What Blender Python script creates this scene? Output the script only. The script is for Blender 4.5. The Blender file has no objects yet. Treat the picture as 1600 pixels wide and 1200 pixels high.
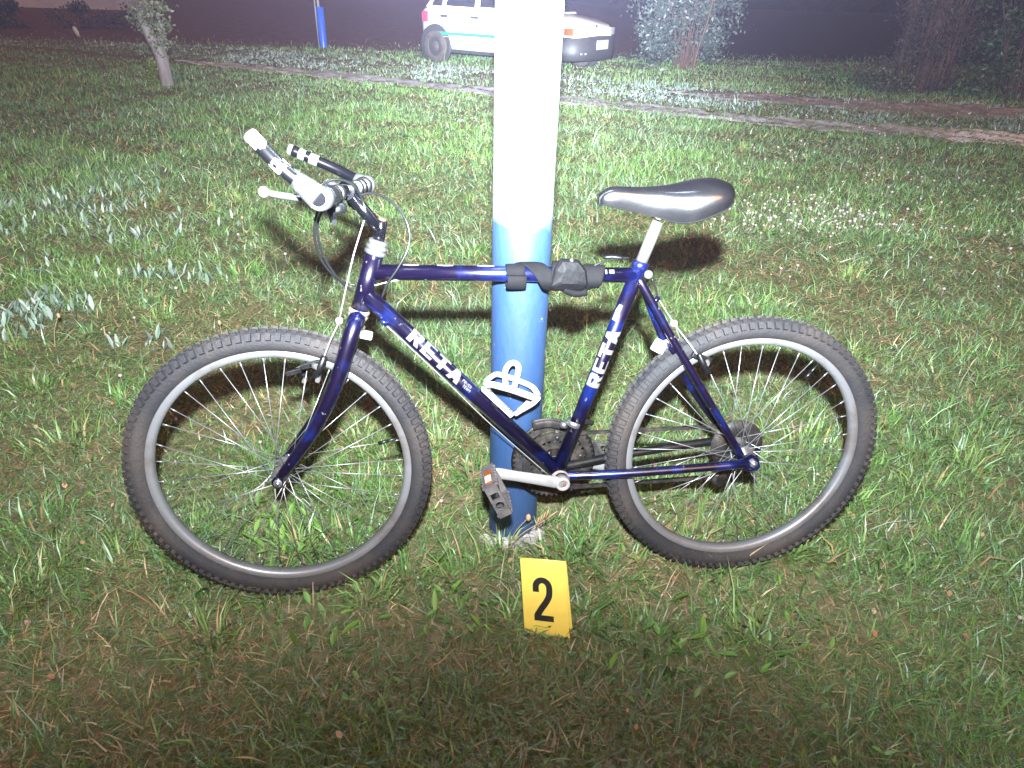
import bpy, bmesh, math, random
import numpy as np
from mathutils import Vector, Matrix, Quaternion

random.seed(7)
rng = np.random.default_rng(11)
scene = bpy.context.scene
col = scene.collection

# ------------------------------------------------------------------ camera
cam_d = bpy.data.cameras.new('camera')
cam_d.sensor_fit = 'HORIZONTAL'
cam_d.sensor_width = 36.0
cam_d.lens = 24.168
cam_d.clip_start = 0.02
cam_d.clip_end = 900
cam = bpy.data.objects.new('camera', cam_d)
col.objects.link(cam)
PITCH, ROLL, CAM_H = 0.52299, 0.028913, 1.28306
f_ = Vector((0, math.cos(PITCH), -math.sin(PITCH)))
r0 = Vector((1, 0, 0)); u0 = Vector((0, math.sin(PITCH), math.cos(PITCH)))
r_ = math.cos(ROLL) * r0 + math.sin(ROLL) * u0
u_ = -math.sin(ROLL) * r0 + math.cos(ROLL) * u0
cam.matrix_world = Matrix(((r_.x, u_.x, -f_.x, 0), (r_.y, u_.y, -f_.y, 0), (r_.z, u_.z, -f_.z, CAM_H), (0, 0, 0, 1)))
scene.camera = cam

# ------------------------------------------------------------------ night sky, faint town glow
SUN_EL, SUN_AZ = math.radians(35), math.radians(160)
world = bpy.data.worlds.new('World')
scene.world = world
world.use_nodes = True
wn = world.node_tree
bg = wn.nodes['Background']
sky = wn.nodes.new('ShaderNodeTexSky')
sky.sky_type = 'NISHITA'
sky.sun_disc = False
sky.sun_elevation = SUN_EL
sky.sun_rotation = SUN_AZ
tint = wn.nodes.new('ShaderNodeMix'); tint.data_type = 'RGBA'; tint.blend_type = 'MULTIPLY'
tint.inputs['Factor'].default_value = 1.0
wn.links.new(sky.outputs['Color'], tint.inputs['A'])
tint.inputs['B'].default_value = (1.0, 0.48, 0.40, 1)
wn.links.new(tint.outputs['Result'], bg.inputs['Color'])
bg.inputs['Strength'].default_value = 0.03

sun_d = bpy.data.lights.new('street_glow', 'SUN')
sun_d.energy = 1.4
sun_d.color = (1.0, 0.50, 0.18)
sun_d.angle = math.radians(25)
sun = bpy.data.objects.new('street_glow', sun_d)
col.objects.link(sun)
sd = Vector((math.sin(SUN_AZ) * math.cos(SUN_EL), math.cos(SUN_AZ) * math.cos(SUN_EL), math.sin(SUN_EL)))
sun.rotation_euler = (-sd).to_track_quat('-Z', 'Y').to_euler()

# ------------------------------------------------------------------ the camera flash: a lamp 18 cm above the lens with a level, narrow beam
fl_d = bpy.data.lights.new('camera_flash', 'POINT')
fl = bpy.data.objects.new('camera_flash', fl_d)
col.objects.link(fl)
fl.location = (0.0, 0.0, 1.467)
fl_d.energy = 17800.0
fl_d.shadow_soft_size = 0.022
fl_d.use_nodes = True
ln = fl_d.node_tree
em = ln.nodes['Emission']
em.inputs['Color'].default_value = (0.87, 0.97, 1.04, 1)


def lmath(op, a, b=None, clamp=False):
    m = ln.nodes.new('ShaderNodeMath'); m.operation = op; m.use_clamp = clamp
    for i, v in enumerate((a, b)):
        if v is None:
            continue
        if isinstance(v, (int, float)):
            m.inputs[i].default_value = v
        else:
            ln.links.new(v, m.inputs[i])
    return m.outputs[0]


geo = ln.nodes.new('ShaderNodeNewGeometry')
sx = ln.nodes.new('ShaderNodeSeparateXYZ')
ln.links.new(geo.outputs['Incoming'], sx.inputs[0])
down = lmath('ARCSINE', lmath('MINIMUM', lmath('MAXIMUM', lmath('MULTIPLY', sx.outputs['Z'], -1.0), 0.0), 0.999))
HOT = 3.6                                        # the bright centre of the beam
BEAM_K = 4.3                                     # fall-off per radian below the beam's axis
prof_v = lmath('EXPONENT', lmath('MULTIPLY', lmath('MAXIMUM', down, 0.27), -BEAM_K))
low = lmath('MAXIMUM', lmath('SUBTRACT', down, 0.58), 0.0)   # the reflector's lower edge cuts in from about 40 degrees
low2 = lmath('MULTIPLY', low, low)
prof_c = lmath('EXPONENT', lmath('MULTIPLY', lmath('MULTIPLY', low2, low2), -85.0))
az = lmath('ARCTAN2', sx.outputs['X'], sx.outputs['Y'])
azn = lmath('DIVIDE', lmath('SUBTRACT', az, 0.02), 0.56)
prof_h = lmath('EXPONENT', lmath('MULTIPLY', lmath('MULTIPLY', azn, azn), -0.5))
wide = lmath('MULTIPLY', lmath('MULTIPLY', prof_v, prof_c), prof_h)
hv = lmath('DIVIDE', down, 0.11)
hh = lmath('DIVIDE', az, 0.18)
hot = lmath('EXPONENT', lmath('MULTIPLY', lmath('ADD', lmath('MULTIPLY', hv, hv), lmath('MULTIPLY', hh, hh)), -0.5))
ln.links.new(lmath('ADD', wide, lmath('MULTIPLY', hot, HOT)), em.inputs['Strength'])

scene.view_settings.view_transform = 'Standard'
scene.view_settings.look = 'None'
scene.view_settings.exposure = 0.0
scene.view_settings.gamma = 1.0
scene.view_settings.use_curve_mapping = False


# ------------------------------------------------------------------ helpers
def tag(o, label=None, cat=None, group=None, kind=None):
    if label: o['label'] = label
    if cat: o['category'] = cat
    if group: o['group'] = group
    if kind: o['kind'] = kind
    return o


def empty(name, loc=(0, 0, 0), rot=None, parent=None):
    o = bpy.data.objects.new(name, None)
    o.empty_display_size = 0.1
    col.objects.link(o)
    o.location = loc
    if rot is not None:
        o.rotation_euler = rot
    if parent:
        o.parent = parent
    return o


class MB:
    """collects simple shapes and links them as one mesh object"""
    def __init__(s):
        s.v = []; s.f = []; s.sm = []

    def add(s, verts, faces, smooth=False):
        b = len(s.v)
        s.v += [tuple(v) for v in verts]
        s.f += [tuple(b + i for i in f) for f in faces]
        s.sm += [smooth] * len(faces)
        return s

    def box(s, c, size, rot=None):
        c = Vector(c)
        m = rot if rot is not None else Matrix.Identity(3)
        vs = []
        for x in (-.5, .5):
            for y in (-.5, .5):
                for z in (-.5, .5):
                    vs.append(c + m @ Vector((x * size[0], y * size[1], z * size[2])))
        return s.add(vs, [(0, 1, 3, 2), (4, 6, 7, 5), (0, 4, 5, 1), (2, 3, 7, 6), (0, 2, 6, 4), (1, 5, 7, 3)])

    def tube(s, pts, r, seg=10, caps=True, flat=None, smooth=True):
        """flat=(axis vector, ratio): squash the section along that axis"""
        pts = [Vector(p) for p in pts]
        n = len(pts)
        rs = list(r) if hasattr(r, '__len__') else [r] * n
        t0 = (pts[1] - pts[0]).normalized()
        ref = Vector((0, 0, 1)) if abs(t0.z) < .9 else Vector((0, 1, 0))
        if flat is not None:
            ref = Vector(flat[0])
        a = (ref - t0 * ref.dot(t0)).normalized()
        vs = []
        for i, p in enumerate(pts):
            t = (pts[min(i + 1, n - 1)] - pts[max(i - 1, 0)]).normalized()
            if flat is not None:
                a = Vector(flat[0])
            a = (a - t * a.dot(t)).normalized()
            b = t.cross(a)
            for k in range(seg):
                th = 2 * math.pi * k / seg
                ra = rs[i] * (flat[1] if flat is not None else 1)
                vs.append(p + a * math.cos(th) * ra + b * math.sin(th) * rs[i])
        fs = []
        for i in range(n - 1):
            for k in range(seg):
                k2 = (k + 1) % seg
                fs.append((i * seg + k, i * seg + k2, (i + 1) * seg + k2, (i + 1) * seg + k))
        s.add(vs, fs, smooth)
        if caps:
            s.add(vs[:seg], [tuple(reversed(range(seg)))])
            s.add(vs[-seg:], [tuple(range(seg))])
        return s

    def lathe(s, prof, c=(0, 0, 0), axis=(0, 0, 1), seg=24, smooth=True, closed=False):
        """prof: list of (radius, height along axis)"""
        c = Vector(c); ax = Vector(axis).normalized()
        ref = Vector((0, 0, 1)) if abs(ax.z) < .9 else Vector((1, 0, 0))
        a = (ref - ax * ref.dot(ax)).normalized(); b = ax.cross(a)
        vs = []
        for rr, h in prof:
            for k in range(seg):
                th = 2 * math.pi * k / seg
                vs.append(c + ax * h + (a * math.cos(th) + b * math.sin(th)) * rr)
        fs = []
        m = len(prof)
        for i in range(m if closed else m - 1):
            i2 = (i + 1) % m
            for k in range(seg):
                k2 = (k + 1) % seg
                fs.append((i * seg + k, i * seg + k2, i2 * seg + k2, i2 * seg + k))
        return s.add(vs, fs, smooth)

    def ball(s, c, r, seg=10, rings=6, scale=(1, 1, 1)):
        prof = []
        vs = []
        for i in range(rings + 1):
            ph = math.pi * i / rings
            for k in range(seg):
                th = 2 * math.pi * k / seg
                vs.append((c[0] + r * scale[0] * math.sin(ph) * math.cos(th), c[1] + r * scale[1] * math.sin(ph) * math.sin(th), c[2] + r * scale[2] * math.cos(ph)))
        fs = [(i * seg + k, (i + 1) * seg + k, (i + 1) * seg + (k + 1) % seg, i * seg + (k + 1) % seg) for i in range(rings) for k in range(seg)]
        return s.add(vs, fs, True)

    def mesh(s, name):
        me = bpy.data.meshes.new(name)
        me.from_pydata(s.v, [], s.f)
        me.polygons.foreach_set('use_smooth', s.sm)
        bm = bmesh.new(); bm.from_mesh(me)
        bmesh.ops.remove_doubles(bm, verts=bm.verts, dist=1e-6)
        bmesh.ops.recalc_face_normals(bm, faces=bm.faces)
        bm.to_mesh(me); bm.free()
        me.update()
        return me

    def build(s, name, material, parent=None, bevel=0.0, loc=None):
        me = s.mesh(name)
        o = bpy.data.objects.new(name, me)
        col.objects.link(o)
        me.materials.append(material)
        if parent: o.parent = parent
        if loc: o.location = loc
        if bevel:
            md = o.modifiers.new('bevel', 'BEVEL'); md.width = bevel; md.segments = 2; md.limit_method = 'ANGLE'; md.angle_limit = math.radians(40)
        return o


def spline(pts, n=8):
    """Catmull-Rom through the points"""
    P = [Vector(p) for p in pts]
    P = [P[0] * 2 - P[1]] + P + [P[-1] * 2 - P[-2]]
    out = []
    for i in range(1, len(P) - 2):
        p0, p1, p2, p3 = P[i - 1:i + 3]
        for k in range(n):
            t = k / n
            out.append(0.5 * ((2 * p1) + (p2 - p0) * t + (2 * p0 - 5 * p1 + 4 * p2 - p3) * t * t + (3 * p1 - p0 - 3 * p2 + p3) * t ** 3))
    out.append(P[-2])
    return out


def big_mesh(name, V, quads=None, tris=None, colors=None, material=None, parent=None):
    """numpy arrays straight into one mesh"""
    me = bpy.data.meshes.new(name)
    parts = []; starts = []; tot = 0
    for A, k in ((quads, 4), (tris, 3)):
        if A is not None and len(A):
            parts.append(np.asarray(A, np.int32).ravel()); starts.append(np.arange(len(A), dtype=np.int32) * k + tot); tot += len(A) * k
    loops = np.concatenate(parts); st = np.concatenate(starts)
    me.vertices.add(len(V)); me.vertices.foreach_set('co', np.asarray(V, np.float32).ravel())
    me.loops.add(len(loops)); me.loops.foreach_set('vertex_index', loops)
    me.polygons.add(len(st)); me.polygons.foreach_set('loop_start', st)
    me.update(calc_edges=True)
    if colors is not None:
        ca = me.color_attributes.new('tone', 'FLOAT_COLOR', 'POINT')
        c4 = np.ones((len(V), 4), np.float32); c4[:, :3] = colors
        ca.data.foreach_set('color', c4.ravel())
    o = bpy.data.objects.new(name, me)
    col.objects.link(o)
    if material: me.materials.append(material)
    if parent: o.parent = parent
    return o


# ------------------------------------------------------------------ materials
def mat(name, base, rough=.5, metal=0.0, var=None, var_scale=8.0, var_lo=.4, var_hi=.65, bump=0.0, bump_scale=60.0, coat=0.0, spec=.5,
        stretch=(1, 1, 1), attr=None, detail=5.0, rough_var=0.0, sheen=0.0, specks=None):
    m = bpy.data.materials.new(name); m.use_nodes = True
    nt = m.node_tree; b = nt.nodes['Principled BSDF']
    b.inputs['Base Color'].default_value = (*base, 1)
    b.inputs['Roughness'].default_value = rough
    b.inputs['Metallic'].default_value = metal
    b.inputs['Specular IOR Level'].default_value = spec
    b.inputs['Coat Weight'].default_value = coat
    b.inputs['Coat Roughness'].default_value = .17
    if sheen: b.inputs['Sheen Weight'].default_value = sheen
    tc = nt.nodes.new('ShaderNodeTexCoord'); mp = nt.nodes.new('ShaderNodeMapping')
    mp.inputs['Scale'].default_value = stretch
    nt.links.new(tc.outputs['Object'], mp.inputs['Vector'])
    src = None
    if attr:
        at = nt.nodes.new('ShaderNodeAttribute'); at.attribute_name = attr
        nt.links.new(at.outputs['Color'], b.inputs['Base Color'])
    if var is not None:
        no = nt.nodes.new('ShaderNodeTexNoise'); no.inputs['Scale'].default_value = var_scale; no.inputs['Detail'].default_value = detail
        no.inputs['Roughness'].default_value = .62
        nt.links.new(mp.outputs['Vector'], no.inputs['Vector'])
        rp = nt.nodes.new('ShaderNodeValToRGB')
        rp.color_ramp.elements[0].position = var_lo; rp.color_ramp.elements[0].color = (*base, 1)
        rp.color_ramp.elements[1].position = var_hi; rp.color_ramp.elements[1].color = (*var, 1)
        nt.links.new(no.outputs['Fac'], rp.inputs['Fac'])
        nt.links.new(rp.outputs['Color'], b.inputs['Base Color'])
        if rough_var:
            mr = nt.nodes.new('ShaderNodeMapRange')
            mr.inputs['To Min'].default_value = rough; mr.inputs['To Max'].default_value = min(1, rough + rough_var)
            nt.links.new(no.outputs['Fac'], mr.inputs['Value']); nt.links.new(mr.outputs['Result'], b.inputs['Roughness'])
    if specks:      # chips, drips and dust: (colour, noise scale, threshold)
        sc_, ss, st_ = specks
        n2 = nt.nodes.new('ShaderNodeTexNoise'); n2.inputs['Scale'].default_value = ss; n2.inputs['Detail'].default_value = 3
        nt.links.new(tc.outputs['Object'], n2.inputs['Vector'])
        r2 = nt.nodes.new('ShaderNodeValToRGB'); r2.color_ramp.elements[0].position = st_; r2.color_ramp.elements[0].color = (0, 0, 0, 1)
        r2.color_ramp.elements[1].position = st_ + .025; r2.color_ramp.elements[1].color = (1, 1, 1, 1)
        nt.links.new(n2.outputs['Fac'], r2.inputs['Fac'])
        m2 = nt.nodes.new('ShaderNodeMix'); m2.data_type = 'RGBA'; m2.inputs['B'].default_value = (*sc_, 1)
        src_ = b.inputs['Base Color'].links[0].from_socket if b.inputs['Base Color'].links else None
        if src_: nt.links.new(src_, m2.inputs['A'])
        else: m2.inputs['A'].default_value = (*base, 1)
        nt.links.new(r2.outputs['Color'], m2.inputs['Factor']); nt.links.new(m2.outputs['Result'], b.inputs['Base Color'])
    if bump:
        nb = nt.nodes.new('ShaderNodeTexNoise'); nb.inputs['Scale'].default_value = bump_scale; nb.inputs['Detail'].default_value = 4
        nt.links.new(mp.outputs['Vector'], nb.inputs['Vector'])
        bp = nt.nodes.new('ShaderNodeBump'); bp.inputs['Strength'].default_value = bump; bp.inputs['Distance'].default_value = .01
        nt.links.new(nb.outputs['Fac'], bp.inputs['Height']); nt.links.new(bp.outputs['Normal'], b.inputs['Normal'])
    return m


M = {}
M['paint'] = mat('blue_purple_flake_paint', (.0045, .0022, .017), .22, .5, var=(.0045, .016, .135), var_scale=11, var_lo=.50, var_hi=.68, coat=1.0, bump=.03, bump_scale=260, rough_var=.2, specks=((.16, .15, .16), 75, .69))
M['decal'] = mat('white_decal', (.135, .135, .133), .5, var=(.085, .085, .085), var_scale=90, var_lo=.62, var_hi=.72)
M['rubber'] = mat('dusty_tyre_rubber', (.020, .0192, .0215), .75, var=(.042, .034, .031), var_scale=6, var_lo=.42, var_hi=.66, bump=.25, bump_scale=160, spec=.35)
M['rim'] = mat('brushed_rim_aluminium', (.21, .21, .22), .34, .5, var=(.11, .08, .064), var_scale=9, var_lo=.5, var_hi=.75, rough_var=.2)
M['alloy'] = mat('worn_alloy', (.135, .13, .127), .34, .45, var=(.075, .066, .060), var_scale=26, var_lo=.55, var_hi=.72, bump=.06, bump_scale=200)
M['crank'] = mat('brushed_crank_alloy', (.27, .26, .255), .4, .3, var=(.17, .155, .145), var_scale=26, var_lo=.55, var_hi=.75)
M['spoke'] = mat('spoke_steel', (.26, .26, .27), .35, .6)
M['chrome'] = mat('scratched_chrome', (.40, .40, .41), .22, .9, var=(.20, .185, .18), var_scale=40, var_lo=.6, var_hi=.75, rough_var=.2)
M['rusty'] = mat('rusty_steel', (.30, .25, .22), .55, .5, var=(.22, .10, .05), var_scale=45, var_lo=.45, var_hi=.6, bump=.15, bump_scale=200)
M['rust'] = mat('rust', (.20, .085, .045), .85, 0, var=(.11, .05, .03), var_scale=80)
M['blackp'] = mat('black_plastic', (.004, .004, .0048), .38, var=(.016, .015, .015), var_scale=30, var_lo=.5, var_hi=.75, bump=.05)
M['blackm'] = mat('glossy_black_bar', (.0022, .0022, .0035), .2, .0, coat=.2, spec=.4, bump=.02)
M['worn_bar'] = mat('worn_black_and_bare_metal', (.0022, .0022, .003), .35, .0, spec=.3, var=(.4, .4, .41), var_scale=30, var_lo=.575, var_hi=.605, detail=8)
M['greasy'] = mat('greasy_black_steel', (.022, .020, .019), .5, .4, var=(.075, .06, .05), var_scale=35, var_lo=.45, var_hi=.7, bump=.1)
M['cable'] = mat('black_cable_housing', (.008, .008, .009), .3, spec=.6)
M['wire'] = mat('bare_cable_wire', (.24, .235, .23), .35, .4)
M['whitep'] = mat('white_plastic', (.36, .36, .358), .4, var=(.28, .26, .25), var_scale=50, var_lo=.6, var_hi=.75)
M['saddle'] = mat('shiny_black_vinyl', (.004, .004, .005), .23, .0, var=(.007, .0065, .007), var_scale=14, bump=.05, bump_scale=45, spec=1.0, coat=.9)
M['saddle'].node_tree.nodes['Principled BSDF'].inputs['Coat Roughness'].default_value = .15
M['paint'].node_tree.nodes['Principled BSDF'].inputs['Coat Roughness'].default_value = .21
M['strap'] = mat('black_webbing', (.0035, .0034, .0042), .8, spec=.15, var=(.006, .0057, .0068), var_scale=30)
M['patch'] = mat('black_rubbery_patch', (.0028, .0027, .0036), .6, spec=.18, bump=.12, bump_scale=90, var=(.0045, .0042, .0054), var_scale=20)
M['orange'] = mat('orange_reflector', (.20, .045, .005), .25)
M['yellow'] = mat('yellow_card', (.82, .64, .12), .45, var=(.76, .58, .11), var_scale=12, spec=.4, bump=.03, bump_scale=30)
M['ink'] = mat('black_print', (.018, .017, .016), .5)
M['pole_blue'] = mat('blue_gloss_pole_paint', (.013, .041, .112), .50, spec=.8, specks=((.16, .18, .22), 34, .71), var=(.018, .050, .130), var_scale=9, var_lo=.42, var_hi=.62, bump=.35, bump_scale=28, stretch=(1, 1, .45), rough_var=.12)
M['pole_white'] = mat('grey_white_pole_paint', (.17, .178, .19), .45, var=(.14, .148, .16), var_scale=7, bump=.2, bump_scale=28)
M['concrete'] = mat('broken_concrete', (.52, .46, .45), .9, var=(.28, .25, .23), var_scale=30, bump=.6, bump_scale=70)
M['carwhite'] = mat('white_car_paint', (.80, .80, .80), .22, coat=.6)
M['carblack'] = mat('grey_black_bumper_plastic', (.035, .036, .04), .55)
M['glass'] = mat('dark_car_glass', (.016, .016, .022), .06, spec=.7)
M['taillight'] = mat('red_tail_lamp', (.52, .05, .10), .2)
M['teal'] = mat('teal_stripe', (.02, .22, .30), .4)
M['greyline'] = mat('grey_pinstripe', (.35, .33, .36), .4)
M['headlamp'] = mat('headlamp_glass', (.30, .31, .34), .08, .3)
M['tyre'] = mat('dirty_car_tyre', (.045, .040, .038), .85, var=(.09, .075, .065), var_scale=9)
M['bark'] = mat('pale_bark', (.27, .25, .26), .85, var=(.17, .155, .16), var_scale=14, bump=.4, bump_scale=30, stretch=(1, 1, .3))
M['twig'] = mat('pink_brown_stems', (.12, .065, .052), .8, var=(.07, .042, .034), var_scale=8)
M['leaf'] = mat('leaf_tone', (.08, .11, .05), .45, attr='tone', spec=.4)
M['grass'] = mat('grass_tone', (.07, .12, .035), .42, attr='tone', spec=.55)
M['brown_leaf'] = mat('brown_leaf_tone', (.2, .1, .06), .7, attr='tone')


# the blue paint ends in a ragged, blended line about 86 cm up
nt = M['pole_blue'].node_tree; b_ = nt.nodes['Principled BSDF']
tc_ = nt.nodes.new('ShaderNodeTexCoord'); sz_ = nt.nodes.new('ShaderNodeSeparateXYZ'); nt.links.new(tc_.outputs['Object'], sz_.inputs[0])
nz_ = nt.nodes.new('ShaderNodeTexNoise'); nz_.inputs['Scale'].default_value = 22; nz_.inputs['Detail'].default_value = 6; nt.links.new(tc_.outputs['Object'], nz_.inputs['Vector'])
ma_ = nt.nodes.new('ShaderNodeMath'); ma_.operation = 'MULTIPLY_ADD'; ma_.inputs[1].default_value = .055; nt.links.new(nz_.outputs['Fac'], ma_.inputs[0]); nt.links.new(sz_.outputs['Z'], ma_.inputs[2])
mr_ = nt.nodes.new('ShaderNodeMapRange'); mr_.inputs['From Min'].default_value = .874; mr_.inputs['From Max'].default_value = .912; nt.links.new(ma_.outputs[0], mr_.inputs['Value'])
mw_ = nt.nodes.new('ShaderNodeMix'); mw_.data_type = 'RGBA'; mw_.inputs['B'].default_value = (.165, .172, .185, 1)
nt.links.new(b_.inputs['Base Color'].links[0].from_socket, mw_.inputs['A']); nt.links.new(mr_.outputs['Result'], mw_.inputs['Factor']); nt.links.new(mw_.outputs['Result'], b_.inputs['Base Color'])

# ------------------------------------------------------------------ ground
PATH = [(-16.0, 16.1), (-9.0, 14.7), (-4.5, 12.75), (-1.9, 11.4), (.75, 9.85), (2.95, 8.62), (5.5, 7.85), (9.0, 7.15), (14.0, 6.6)]


def path_y(x):
    return np.interp(x, [p[0] for p in PATH], [p[1] for p in PATH])


_w = [(rng.normal(0, 1, 2), rng.uniform(0, 6.28)) for _ in range(24)]


def patches(x, y, scale=1.0, seed=0):
    """smooth pseudo-random field, about -1..1"""
    s = 0
    for i in range(6):
        (kx, ky), ph = _w[(seed * 5 + i) % 24]
        s = s + np.sin((kx * x + ky * y) * scale * (1 + .45 * i) + ph + seed)
    return s / 2.6


def height(x, y):
    near = .010 * patches(x, y, 3.0, 1) + .006 * patches(x, y, 9.0, 2)
    return near * np.clip((y + .5) / 2.5, .25, 1.6) - .006


def ground_mat():
    m = mat('lawn_soil', (.085, .058, .030), .95, spec=.1)
    nt = m.node_tree; b = nt.nodes['Principled BSDF']
    tc = nt.nodes.new('ShaderNodeTexCoord')
    def ramp(scale, c0, c1, lo, hi, det=6):
        no = nt.nodes.new('ShaderNodeTexNoise'); no.inputs['Scale'].default_value = scale; no.inputs['Detail'].default_value = det
        nt.links.new(tc.outputs['Object'], no.inputs['Vector'])
        rp = nt.nodes.new('ShaderNodeValToRGB')
        rp.color_ramp.elements[0].position = lo; rp.color_ramp.elements[0].color = (*c0, 1)
        rp.color_ramp.elements[1].position = hi; rp.color_ramp.elements[1].color = (*c1, 1)
        nt.links.new(no.outputs['Fac'], rp.inputs['Fac'])
        return rp.outputs['Color'], no
    lawn, n1 = ramp(34, (.105, .115, .052), (.21, .155, .092), .36, .62)
    soil, n2 = ramp(3.5, (.115, .060, .044), (.165, .090, .066), .35, .65)
    sx = nt.nodes.new('ShaderNodeSeparateXYZ'); nt.links.new(tc.outputs['Object'], sx.inputs[0])
    mr = nt.nodes.new('ShaderNodeMapRange'); mr.inputs['From Min'].default_value = 15.5; mr.inputs['From Max'].default_value = 18.5
    nt.links.new(sx.outputs['Y'], mr.inputs['Value'])
    mx = nt.nodes.new('ShaderNodeMix'); mx.data_type = 'RGBA'
    # far soil: much darker towards the right, red brown earth on the left
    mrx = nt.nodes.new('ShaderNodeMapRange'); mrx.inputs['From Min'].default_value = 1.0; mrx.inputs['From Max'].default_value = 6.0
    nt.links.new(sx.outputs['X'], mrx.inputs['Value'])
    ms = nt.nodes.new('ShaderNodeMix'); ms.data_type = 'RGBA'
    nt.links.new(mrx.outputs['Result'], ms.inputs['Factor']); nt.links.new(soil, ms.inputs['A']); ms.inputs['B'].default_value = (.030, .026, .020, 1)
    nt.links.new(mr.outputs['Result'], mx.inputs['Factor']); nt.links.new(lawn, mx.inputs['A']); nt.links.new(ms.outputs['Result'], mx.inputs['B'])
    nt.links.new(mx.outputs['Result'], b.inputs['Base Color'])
    bp = nt.nodes.new('ShaderNodeBump'); bp.inputs['Strength'].default_value = .7; bp.inputs['Distance'].default_value = .02
    nt.links.new(n1.outputs['Fac'], bp.inputs['Height']); nt.links.new(bp.outputs['Normal'], b.inputs['Normal'])
    return m


xs = np.concatenate([np.linspace(-75, -12, 20)[:-1], np.linspace(-12, 12, 241), np.linspace(12, 75, 20)[1:]])
ys = np.concatenate([np.linspace(-20, -1, 10)[:-1], np.linspace(-1, 18, 200), np.linspace(18, 92, 30)[1:]])
GX, GY = np.meshgrid(xs, ys)
GZ = np.where((np.abs(GX) < 13) & (GY < 19), height(GX, GY), -.006)
nx, ny = len(xs), len(ys)
idx = np.arange(nx * ny).reshape(ny, nx)
Q = np.stack([idx[:-1, :-1], idx[:-1, 1:], idx[1:, 1:], idx[1:, :-1]], -1).reshape(-1, 4)
ground = big_mesh('ground', np.stack([GX, GY, GZ], -1).reshape(-1, 3), quads=Q, material=ground_mat())
tag(ground, 'uneven lawn soil running back to bare brown earth', kind='structure')

# dirt path: a strip of bare pinkish soil with ragged edges, 4 mm proud of the lawn soil
def lumpy_strip(x0, x1, step, rows, centre, half, lump, lift):
    """strip of clods: every vertex at its own height, edges ragged and sunk into the soil"""
    X = np.arange(x0, x1, step); n_ = len(X)
    hw = half(X); V = np.empty((n_, rows, 3))
    for k in range(rows):
        t = -1 + 2 * k / (rows - 1)
        y = centre(X) + t * hw * (1 + rng.normal(0, .06, n_)) + rng.normal(0, .012, n_)
        z = height(X, y) + lift + lump * rng.random(n_) * (1 - abs(t) ** 6) - (.012 if abs(t) == 1 else 0)
        V[:, k] = np.stack([X + rng.normal(0, step * .2, n_), y, z], 1)
    i = np.arange(n_ * rows).reshape(n_, rows)
    return V.reshape(-1, 3), np.stack([i[:-1, :-1], i[1:, :-1], i[1:, 1:], i[:-1, 1:]], -1).reshape(-1, 4)


pv, pq = lumpy_strip(-6.2, 13.5, .05, 16, path_y, lambda X: (.45 + .07 * np.sin(X * 1.7)) * np.clip((X + 6.3) / 1.5, .1, 1), .020, .003)
dirt_m = mat('pink_dirt', (.44, .43, .48), .95, var=(.35, .34, .375), var_scale=3.5, var_lo=.4, var_hi=.65, bump=.8, bump_scale=40, spec=.1)
nt = dirt_m.node_tree; b_ = nt.nodes['Principled BSDF']      # pale sand where the path widens on the right
tc_ = nt.nodes.new('ShaderNodeTexCoord'); sx_ = nt.nodes.new('ShaderNodeSeparateXYZ'); nt.links.new(tc_.outputs['Object'], sx_.inputs[0])
mr_ = nt.nodes.new('ShaderNodeMapRange'); mr_.inputs['From Min'].default_value = 4.0; mr_.inputs['From Max'].default_value = 5.0; nt.links.new(sx_.outputs['X'], mr_.inputs['Value'])
mw_ = nt.nodes.new('ShaderNodeMix'); mw_.data_type = 'RGBA'; mw_.inputs['B'].default_value = (.70, .68, .72, 1)
nt.links.new(b_.inputs['Base Color'].links[0].from_socket, mw_.inputs['A']); nt.links.new(mr_.outputs['Result'], mw_.inputs['Factor']); nt.links.new(mw_.outputs['Result'], b_.inputs['Base Color'])
tag(big_mesh('dirt_path', np.array(pv), quads=np.array(pq), material=dirt_m), 'narrow bare earth path crossing behind the lawn', kind='structure')

# worn wheel track in the verge behind the path
tv, tq = lumpy_strip(2.2, 13.5, .06, 18, lambda X: path_y(X) + 2.1 + .12 * np.sin(X * 2.3), lambda X: (.62 + .12 * np.sin(X * 1.3 + 1)) * np.clip((X - 2.1) / 1.2, .05, 1), .026, .003)
track_m = mat('grey_dirt', (.36, .32, .33), .95, var=(.26, .23, .235), var_scale=2.5, bump=.8, bump_scale=30, spec=.1)
tag(big_mesh('dirt_track', np.array(tv), quads=np.array(tq), material=track_m), 'grey worn wheel track in the verge on the right', kind='structure')

# ------------------------------------------------------------------ far edge of the field: pale wall and low hedges
wall = empty('rendered_wall', (-26.6, 34.0, 0))
tag(wall, 'low pale rendered wall far behind the field at left', 'wall')
pale = mat('pale_render', (.34, .38, .58), .9, var=(.27, .30, .46), var_scale=1.5)
MB().box((0, 0, 1.1), (20.6, .25, 2.2)).build('wall_face', pale, wall)
MB().box((0, 0, 2.25), (20.8, .35, .1)).build('coping', pale, wall)


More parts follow.
